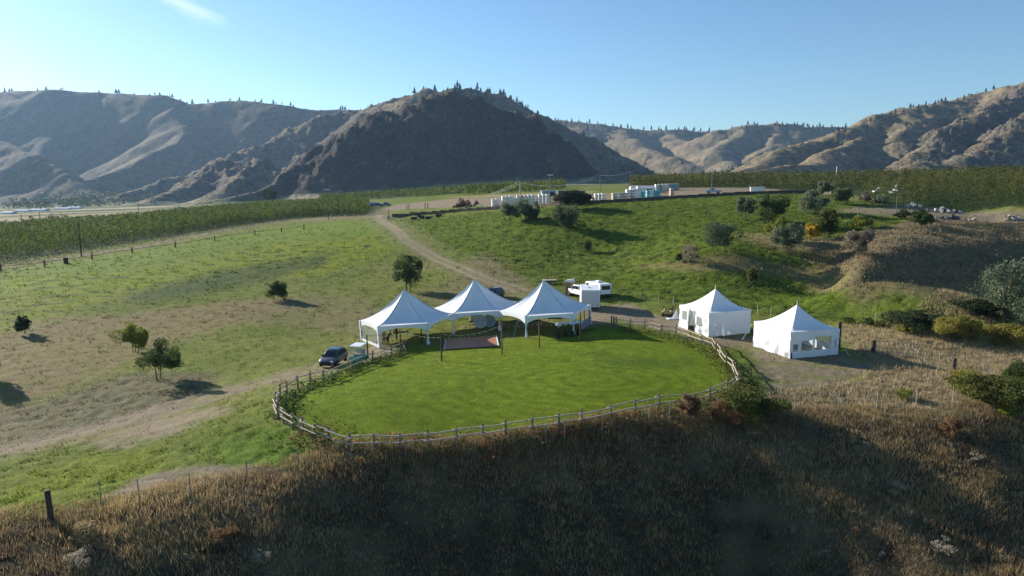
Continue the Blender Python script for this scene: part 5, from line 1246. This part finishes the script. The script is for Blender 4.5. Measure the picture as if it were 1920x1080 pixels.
crest([(830,156,1430),(850,154,1430),(900,161,1430),(940,179,1450),(1000,206,1500)], 62, 15, 'pine in the close row on the central summit', 'pines along the central summit', 12, 60)
crest([(1000,206,1500),(1040,226,1550),(1100,250,1500)], 12, 14, 'pine on the ridge sloping down right of the summit', 'pines right of the central summit', 10, 60)
crest([(1050,226,3000),(1100,229,2900),(1160,238,2850),(1250,244,2900),(1330,243,3000)], 60, 22, 'tiny pine on the distant ridge in the centre', 'pines on the distant ridge', 30, 120)
crest([(1340,244,2500),(1400,233,2500),(1470,232,2500),(1540,237,2700)], 50, 17, 'tiny pine on the rounded tan hill', 'pines on the rounded tan hill', 20, 100)
crest([(1560,250,1260),(1620,226,1360),(1700,200,1450),(1800,180,1550),(1860,170,1550),(1920,156,1500)], 36, 11, 'pine on the skyline of the large right hill', 'pines on the right hill skyline', 10, 40)
crest([(1660,250,1300),(1760,250,1200),(1900,210,1300)], 26, 11, 'pine on the rocky face of the right hill', 'pines on the right hill face', 60)
crest([(1230,300,2000),(1300,306,1900),(1380,310,1800)], 50, 16, 'pine in the side valley between the hills', 'pines in the side valley', 60)
sx_ = np.array([s_[0] for s_ in spots]); sy_ = np.array([s_[1] for s_ in spots]); szv = far_z(sx_, sy_)[0]
for k, (x, y, h, lab, grp) in enumerate(spots[:300 if False else None]):
    o = bpy.data.objects.new('pine_tree', pines[k % 5]); COL.objects.link(o); o.location = (x, y, szv[k] - .3); o.scale = (h * 1.5, h * 1.5, h * .85); o.rotation_euler = (0, 0, random.uniform(0, 6)); tag(o, lab, 'pine tree', grp)
# shrubs and small trees speckling the hills: one uncountable mass
N = 24000; ii_ = rng.integers(0, HX.size, N * 3); fx = HX.ravel()[ii_]; fy = HY.ravel()[ii_]; fz = HZ.ravel()[ii_]; rl = rel.ravel()[ii_]; dn = fbm(fx / 120, fy / 120, 3, 800)
k_ = (rl > .08) & (fy < 3200) & (rng.random(len(fx)) < np.clip(.12 + .9 * dn + .25 * rk.ravel()[ii_], 0, 1)); fx, fy, fz = fx[k_][:N], fy[k_][:N], fz[k_][:N]
C = np.repeat(np.stack([fx, fy, fz], 1), 3, 0); s_ = np.repeat(rng.uniform(1.0, 3.2, len(fx)), 3); C += rng.normal(size=C.shape) * (s_ * .3)[:, None]; C[:, 2] += s_ * .3
V, F, cv_ = leaf_quads(C, s_, np.tile(np.array((.05, .055, .03)), (len(C), 1)) * rng.uniform(.6, 1.6, (len(C), 1))); o = np_mesh('hill_scrub', V, F, M_LEAF, cv_); tag(o, 'dark scrub dotted over the hillsides', kind='stuff')
def grove(name, label, a, b, n_, hgt, cols, jit):
    A_ = at_d(*a); B2_ = at_d(*b); q = rng.random(n_); x = A_[0] + (B2_[0] - A_[0]) * q + rng.normal(size=n_) * jit; y = A_[1] + (B2_[1] - A_[1]) * q + rng.normal(size=n_) * jit; z = far_z(x, y)[0]; h = hgt * rng.uniform(.5, 1.2, n_)
    C = np.repeat(np.stack([x, y, z], 1), 26, 0); hh = np.repeat(h, 26); d = rng.normal(size=C.shape); C[:, 0] += d[:, 0] * hh * .22; C[:, 1] += d[:, 1] * hh * .22; C[:, 2] += hh * np.clip(.5 + .25 * d[:, 2], .05, 1)
    cc = np.repeat(np.array(cols)[rng.integers(0, len(cols), n_)], 26, 0) * rng.uniform(.6, 1.4, (len(C), 1)); V, F, cv_ = leaf_quads(C, hh * .3, cc); o = np_mesh(name, V, F, M_LEAF, cv_); tag(o, label, kind='stuff')
grove('valley_trees', 'dark trees filling the valley mouth at the left', (90,390,1150), (230,385,1050), 90, 13, [(.05,.075,.03), (.07,.10,.03), (.035,.05,.03)], 55)
grove('valley_trees', 'tall trees at the foot of the left spur', (130,372,1400), (190,365,1350), 50, 22, [(.045,.065,.03), (.06,.085,.03)], 30)
grove('valley_trees', 'trees in the side valley behind the right orchard', (1240,340,1300), (1390,338,1300), 90, 13, [(.05,.075,.03), (.04,.06,.03)], 60)
grove('valley_trees', 'bushes at the corner of the left orchard', (85,425,330), (125,420,330), 26, 5, [(.12,.13,.04), (.08,.09,.03)], 6)

# ---------------------------------------------------------------- yard, poles, sheds
def farhit(px, py, D): p = at_d(px, py, D); p[2] = hillz(p[0], p[1]) if D > 400 else zf(p[0], p[1]); return p
WB_ = [(735,409),(770,404),(810,402),(860,397),(930,393),(1000,389),(1050,386),(1100,383),(1150,380),(1200,377),(1245,374),(1330,369),(1400,365),(1460,363),(1520,362),(1560,365)]
wp = [Vector(hit(*p)) for p in WB_]; wl = thing('yard_wall', 'low dark wall edging the yard above the green pasture', 'wall', wp[7])
M_BERM = mat('dark_mossy_wall', (.11, .09, .062), .95, noise=.4, nscale=.4, bump=.5, bscale=2)
for a, b in zip(wp[:-1], wp[1:]):
    n_ = max(1, int((b - a).length / 3.2))
    for k in range(n_):
        p = a + (b - a) * (k + .5) / n_ - wp[7]; d = b - a
        MB().box((0, 0, .42), (d.length / n_ - .03, .5 + random.uniform(-.05, .05), 1.0 + random.uniform(-.12, .12)), rz=math.atan2(d.y, d.x)).build('wall_block', M_BERM, wl, loc=tuple(p))
def bin_mesh(n_, mt, name='fruit_bin_stack'):
    m = MB()
    for k in range(n_):
        z = k * .76; m.box((0, 0, z + .43), (1.15, 1.15, .56)); 
        for s_ in (-1, 0, 1): m.box((s_ * .48, 0, z + .08), (.12, 1.15, .12))
        for s_ in (-1, 1): m.box((s_ * .585, 0, z + .43), (.03, .9, .06)); m.box((0, s_ * .585, z + .43), (.9, .03, .06))
    return m.mesh(name, mt)
BM = {(n_, c_): bin_mesh(n_, mt) for n_ in (2, 3, 4) for c_, mt in (('w', M_BINW), ('t', M_BINT), ('b', M_BINB))}
BL_ = {'w': 'stack of white fruit bins', 't': 'stack of turquoise fruit bins', 'b': 'stack of weathered wooden fruit bins'}
def binrow(x0, y0, x1, y1, n_, cs, hs, where, back=2.5, grp=None):
    for k in range(n_):
        q = (k + .5) / n_; p = hit(x0 + (x1 - x0) * q, y0 + (y1 - y0) * q); c_ = cs[k % len(cs)]; h_ = hs[k % len(hs)]
        o = bpy.data.objects.new('fruit_bin_stack', BM[(h_, c_)]); COL.objects.link(o); y = p[1] + back; x = p[0] * y / p[1]; o.location = (x, y, zf(x, y)); o.rotation_euler = (0, 0, RAD(12) + random.uniform(-.06, .06))
        tag(o, BL_[c_] + ' ' + where, 'bin stack', grp or 'fruit bins ' + where)
binrow(922, 389, 936, 388, 2, 'w', [3], 'at the left end of the yard wall')
binrow(941, 388, 1030, 384, 13, 'wwwwwbwwwwwww', [4,4,4,3,4,4], 'behind the grey-green bush pair')
binrow(1096, 379, 1134, 378, 6, 'w', [3,3,2,3], 'right of the broad dark tree')
binrow(1148, 378, 1206, 375, 9, 'bwbbwbwwt', [3,3,3,3,4,4,4], 'in the middle of the yard wall')
binrow(1212, 372, 1236, 371, 4, 'twtt', [3], 'at the turquoise end of the yard row')
binrow(1228, 359, 1272, 357, 7, 'wbwwbtb', [3], 'in the back row beside the packing shed', 3)
binrow(1256, 367, 1262, 367, 1, 'b', [3], 'standing alone on the bare yard', 1)
binrow(1174, 371, 1200, 369, 4, 'w', [3,4], 'just behind the front row of the yard', 5)
def shed(px, py, wpx, hpx, lab, mw, mr, depth=8, gable=True, rz=0, D=None, name='shed', door=True, cat='shed'):
    p = hit(px, py) if D is None else farhit(px, py, D); Dd = math.hypot(p[1], p[2] - CAMZ); W_ = wpx * Dd / FPX; H_ = hpx * Dd / FPX
    t = thing(name, lab, cat, p, rz); e = H_ * (.7 if gable else .92)
    MB().box((0, depth / 2, e / 2 - .15), (W_, depth, e + .3)).build('wall', mw, t)
    m = MB()
    if gable: m.prism([(-.4, e - .05), (depth / 2, H_), (depth + .4, e - .05), (depth / 2, H_ + .12)], 'x', -W_ / 2 - .3, W_ / 2 + .3)
    else: m.box((0, depth / 2, e + .1), (W_ + .4, depth + .5, .18))
    m.build('roof', mr, t)
    if door:
        MB().box((W_ * .22, -.03, e * .38), (min(3.2, W_ * .3), .08, e * .78)).build('door', M_BLACK, t)
        MB().box((-W_ * .25, -.03, e * .55), (min(1.4, W_ * .15), .08, e * .25)).build('window', M_GLASS, t)
    return t
shed(1209,362,40,13,'white packing shed with a dark open bay at the back of the yard',M_WHITE,M_ROOFG,7,True,.1)
shed(1029,367,26,9,'pale blue metal container behind the light mast',M_BLUEP,M_BLUEP,4,False,.05,name='container',cat='container')
shed(1072,367,50,9,'long low dark shed beside the pale blue container',mat('dark_shed_wall', (.07, .075, .085), .7),mat('dark_shed_roof', (.10, .11, .13), .6),6,False,.05)
shed(1420,362,24,11,'white box trailer standing at the right end of the yard',M_WHITE,M_WHITE,2.6,False,-.25,name='box_trailer',cat='trailer',door=False)
for (x_, y_, w_, h_, D_, l_) in [(12,406,20,5,620,'long pale farm building at the left edge of the valley'),(40,404,24,4,700,'low grey shed right of the pale farm building'),(66,403,20,4,720,'low white shed in the left valley'),(80,402,10,5,700,'small bright white shed in the left valley'),(115,400,26,4,760,'long greyish greenhouse left of the valley trees'),(138,399,22,4,800,'long pale greenhouse next to the valley trees')]:
    shed(x_, y_, w_, h_, l_, M_WHITE, M_WHITE, 8, True, 0, D_, door=False)
shed(1325,341,10,5,'tiny house among trees in the side valley',M_SEAT,M_ROOFG,7,True,0,1100,name='house',door=False,cat='house')
# machines in the yard and orchard
def small_truck(px, py, lab, mt, rz=0, L_=4.6, tank=False, D=None, back=0):
    p = hit(px, py) + np.array([0, back, 0]); p[2] = zf(p[0], p[1]); t = thing('farm_truck', lab, 'truck', p, rz)
    MB().prism([(-L_/2, .5), (L_/2, .5), (L_/2, 1.0), (L_*.3, 1.15), (L_*.2, 1.8), (-L_*.08, 1.8), (-L_*.1, 1.1), (-L_/2, 1.1)], 'y', -.9, .9).build('body', mt, t, bevel=.05)
    for s_ in (-1, 1):
        MB().box((L_ * .08, .905 * s_, 1.45), (L_ * .18, .02, .4)).build('side_window', M_GLASS, t)
        for x in (-L_ * .3, L_ * .3): wheel(t, x, .8 * s_, .38, .24, s_)
    if tank: MB().lathe([(.0, -1.1), (.45, -1.05), (.55, -.9), (.55, .9), (.45, 1.05), (0, 1.1)], (-L_ * .28, 0, 1.55), 14, 'x').build('tank', M_BLUEP, t, smooth=True)
    return t
small_truck(1341,364,'blue and grey farm truck at the foot of the double lamp mast',M_BLUEP,RAD(160),back=2)
small_truck(706,388,'dark blue truck with a tank parked at the orchard corner',M_DKBLUE,RAD(10),6,True)
small_truck(722,387,'dark blue farm truck right beside the tank truck',M_DKBLUE,RAD(8),5)
for k, (x_, y_, l_, m_) in enumerate([(1655,364,'low white trailer left in the clearing of the right orchard',M_WHITE),(1688,357,'white van at the back of the orchard clearing',M_WHITE),(1686,366,'silver car in the middle of the orchard clearing',M_GREYP),(1704,358,'pale truck at the right end of the orchard clearing',M_SEAT)]):
    small_truck(x_, y_, l_, m_, RAD(170 + 9 * k), 4.8)
M_MAST = mat('dull_mast_metal', (.16, .16, .16), .7, .2)
def mast(px, py, top, lab, m_=M_DWOOD, r=.14, kind='pole', D=None, name='utility_pole'):
    p = hit(px, py) if D is None else farhit(px, py, D); Dd = p[1]; H_ = max(2, at_d(px, top, Dd)[2] - p[2]); t = thing(name, lab, 'pole', p)
    MB().tube((0, 0, -.3), (0, 0, H_), r, r * .7, 8).build('shaft', m_, t)
    if kind == 'cross': MB().box((0, 0, H_ - .5), (2.2, .12, .14)).build('crossarm', m_, t); [MB().lathe([(.05, 0), (.07, .1), (0, .16)], (x, 0, H_ - .43), 8).build('insulator', M_GREYP, t) for x in (-.95, 0.3, .95)]
    if kind == 'lamp':
        MB().box((0, 0, H_), (1.7, .5, .22)).build('lamp_head', M_WHITE, t, bevel=.05)
    if kind == 'double':
        MB().tube((-.8, 0, H_ - .15), (.8, 0, H_ - .15), .05).build('arm', m_, t)
        for s_ in (-1, 1): MB().box((s_ * .8, 0, H_), (.6, .4, .28)).build('lamp_head', M_WHITE, t, bevel=.05)
    return Vector(p) + Vector((0, 0, H_))
mast(153, 482, 416, 'dark bare pole standing before the left orchard', r=.16)
mast(616, 412, 356, 'slim pole with a lamp at the right end of the left orchard', r=.13, kind='lamp', name='lamp_post')
mast(42, 426, 400, 'thin pole in the tan field at far left', r=.18); mast(76, 420, 396, 'thin pole left of the orchard corner bushes', r=.18)
mast(260, 400, 384, 'short pole rising behind the left orchard', r=.18)
pa_ = mast(975, 368, 340, 'pale concrete power pole behind the yard', M_CONC, .25, 'cross')
mast(1031, 385, 328, 'tall floodlight mast with a wide white lamp head', M_MAST, .14, 'lamp', name='lamp_post')
pb_ = mast(1125, 357, 326, 'grey power pole left of the packing shed', M_MAST, .16, 'cross')
pc_ = mast(1181, 352, 320, 'farthest power pole at the end of the white wires', M_MAST, .16, 'cross')
mast(1334, 367, 317, 'tall mast with two lamp heads beside the farm truck', M_MAST, .14, 'double', name='lamp_post')
mast(1425, 350, 318, 'thin pole rising behind the right orchard edge', r=.12); mast(1600, 372, 320, 'dark pole at the front of the upper right orchard', r=.13); mast(1545, 350, 330, 'short thin pole in the upper right orchard', r=.12)
mast(1567, 347, 312, 'white mast above the upper right orchard', M_WHITE, .2); mast(1585, 382, 352, 'thin grey stake by the low bush near the orchard', r=.08); mast(1680, 398, 366, 'thin grey pole below the orchard clearing', M_MAST, .08); mast(1774, 416, 392, 'thin grey stake on the dry rubble bank', M_MAST, .08)
pz_ = mast(838, 364, 352, 'small far pole where the white wires begin', M_MAST, .15, D=430)
for a, b, lab, sg2 in ((pz_, pa_, 'sagging white power wires left of the concrete pole', 5), (pa_, pb_, 'sagging white power wires between the two middle poles', 2.6), (pb_, pc_, 'white power wires running to the farthest pole', .8)):
    t = thing('power_line', lab, 'power line', a)
    for off in (-.9, .9):
        m = MB(); q_ = [(b - a) * (k / 14) - Vector((0, 0, sg2 * 4 * (k / 14) * (1 - k / 14))) + Vector((off, 0, -.4)) for k in range(15)]
        for u_, v_ in zip(q_[:-1], q_[1:]): m.tube(u_, v_, .035, n=4, cap=False)
        m.build('wire', M_POLE, t)
# gate pillar, short posts, cattle, debris
p = hit(729, 411); t = thing('gate_pillar', 'pale concrete gate block with a thin post where the track leaves the yard', 'pillar', p); MB().box((0, 0, .6), (.9, .8, 1.2)).build('block', M_CONC, t, bevel=.05); MB().tube((0, 0, 1.1), (0, 0, 3.2), .09).build('post', M_DWOOD, t)
for k, (x_, y_, l_) in enumerate([(763,393,'first of four dark upright posts from the left in the yard'),(767,393,'second dark upright post in the yard, close to the first'),(797,391,'third dark upright post in the yard'),(802,391,'rightmost of the four dark upright posts in the yard')]):
    post(x_, y_, 2.0, .14, l_, nm='yard_post')
def cow(px, py, rz, lab):
    p = hit(px, py); t = thing('cow', lab, 'cow', p, rz)
    def ell(c, r_, n_=10):
        V = []; F = []
        return MB().lathe([(0, -1), (.45, -.88), (.8, -.55), (1, 0), (.85, .5), (.5, .85), (0, 1)], n=n_), c, r_
    V = []; F = []; rings = [(-1.05, .45, .10, .10), (-1.0, .48, .30, .26), (-.6, .46, .46, .42), (0, .45, .50, .44), (.5, .47, .44, .40), (.85, .58, .28, .26), (1.1, .80, .17, .20), (1.25, .95, .15, .17), (1.45, .92, .12, .13), (1.65, .80, .09, .09)]
    for x, z, ry_, rz_ in rings:
        for k in range(10): a = 2 * pi * k / 10; V.append((x, cos(a) * ry_, z + sin(a) * rz_))
    for j in range(len(rings) - 1):
        for k in range(10): F.append((j*10+k, j*10+(k+1) % 10, (j+1)*10+(k+1) % 10, (j+1)*10+k))
    F += [tuple(range(10))[::-1], tuple(range((len(rings)-1)*10, len(rings)*10))]
    m = MB().add(V, F)
    for s_ in (-1, 1): m.tube((.6, .3 * s_, .3), (.95, .34 * s_, .08), .10, .06); m.tube((.95, .34 * s_, .08), (.6, .36 * s_, .06), .06, .05); m.tube((-.7, .38 * s_, .3), (-.35, .5 * s_, .10), .13, .07); m.tube((-.35, .5 * s_, .10), (-.75, .52 * s_, .06), .06, .05); m.tube((1.25, .12 * s_, 1.04), (1.22, .30 * s_, 1.06), .05, .03)
    m.tube((-1.05, 0, .5), (-1.25, .1, .15), .03, .02)
    m.build('body', M_BLACK, t, smooth=True)
for x_, y_, r_, l_ in [(776,412,5,'black cow lying nearest the camera of the small group'),(791,410,170,'black cow lying in the middle of the group below the yard wall'),(803,411,10,'black cow lying at the front right of the group'),(784,405,190,'black cow lying close under the yard wall'),(822,407,0,'black cow lying apart on the right of the group')]: cow(x_, y_, RAD(r_), l_)
def rubble(px, py, wpx, n_, cols, lab, nm='rubble_pile'):
    p = hit(px, py); D = p[1]; W_ = wpx * D / FPX; t = thing(nm, lab, 'pile', p); r = random.Random(int(px)); stones = {}
    for mt in cols:
        m = MB(); V = [(sin(a) * cos(b) * r.uniform(.8, 1.2), sin(a) * sin(b) * r.uniform(.8, 1.2), cos(a) * .7 * r.uniform(.8, 1.1)) for a in (.3, 1.1, 1.9, 2.8) for b in (0, 1.25, 2.5, 3.75, 5)]; m.add(V, [(5*j+k, 5*j+(k+1) % 5, 5*j+5+(k+1) % 5, 5*j+5+k) for j in range(3) for k in range(5)] + [(4,3,2,1,0), (15,16,17,18,19)]); stones[mt] = m.mesh('stone', mt)
    for k in range(n_):
        mt = r.choice(cols); s_ = W_ * r.uniform(.05, .13); x = r.gauss(0, .26) * W_; y = r.gauss(0, .2) * W_ * .6; place(stones[mt], 'stone', t, (x, y, zf(p[0] + x, p[1] + y) - p[2] + s_ * .4 + max(0, .18 * W_ * (1 - abs(x) / W_ * 3)) * r.random()), (r.uniform(0, 3), r.uniform(0, 3), r.uniform(0, 3)), (s_ * r.uniform(.8, 1.6), s_, s_ * .8))
M_ROCKD = mat('dark_rock', (.09, .09, .10), .9, noise=.3); M_ROCKL = mat('pale_rubble', (.42, .41, .40), .9, noise=.2); M_LOG = mat('brown_wood_debris', (.20, .11, .07), .9, noise=.3)
rubble(1778, 398, 40, 26, [M_ROCKD, M_ROCKL], 'pile of dark and pale stones under the right orchard')
rubble(1784, 412, 44, 18, [M_ROCKD], 'low heap of dark stones below the pale pile')
rubble(1893, 412, 34, 16, [M_ROCKD, M_ROCKL], 'scattered grey and white scrap near the right edge')
rubble(1822, 415, 30, 12, [M_LOG, M_SEAT], 'brown wood debris on the dry ground right of the stones')
rubble(1712, 388, 30, 16, [M_ROCKL, M_GREYP], 'pale blue-grey heap at the start of the dry bank')
rubble(866, 387, 50, 26, [M_LOG], 'heap of reddish brown logs in the middle of the yard', 'log_pile')
rubble(882, 388, 22, 14, [M_ROCKD], 'dark soil heap right of the brown logs')
# ---------------------------------------------------------------- haze
mh = bpy.data.materials.new('haze_air'); mh.use_nodes = True; t = mh.node_tree; t.nodes.clear()
ho = t.nodes.new('ShaderNodeOutputMaterial'); pv = t.nodes.new('ShaderNodeVolumePrincipled')
pv.inputs['Color'].default_value = (.42, .66, 1.0, 1); pv.inputs['Density'].default_value = 0.6e-4; pv.inputs['Anisotropy'].default_value = .3
t.links.new(pv.outputs[0], ho.inputs['Volume'])
zlo = float(min(HZ.min(), Z0.min())) - 6
zhi = float(HZ.max()) + 40
hz = MB().box((0, 2150, (zlo + zhi) / 2), (11000, 4700, zhi - zlo)).build('haze', mh)
tag(hz, 'thin blue afternoon haze filling the valley', kind='stuff')
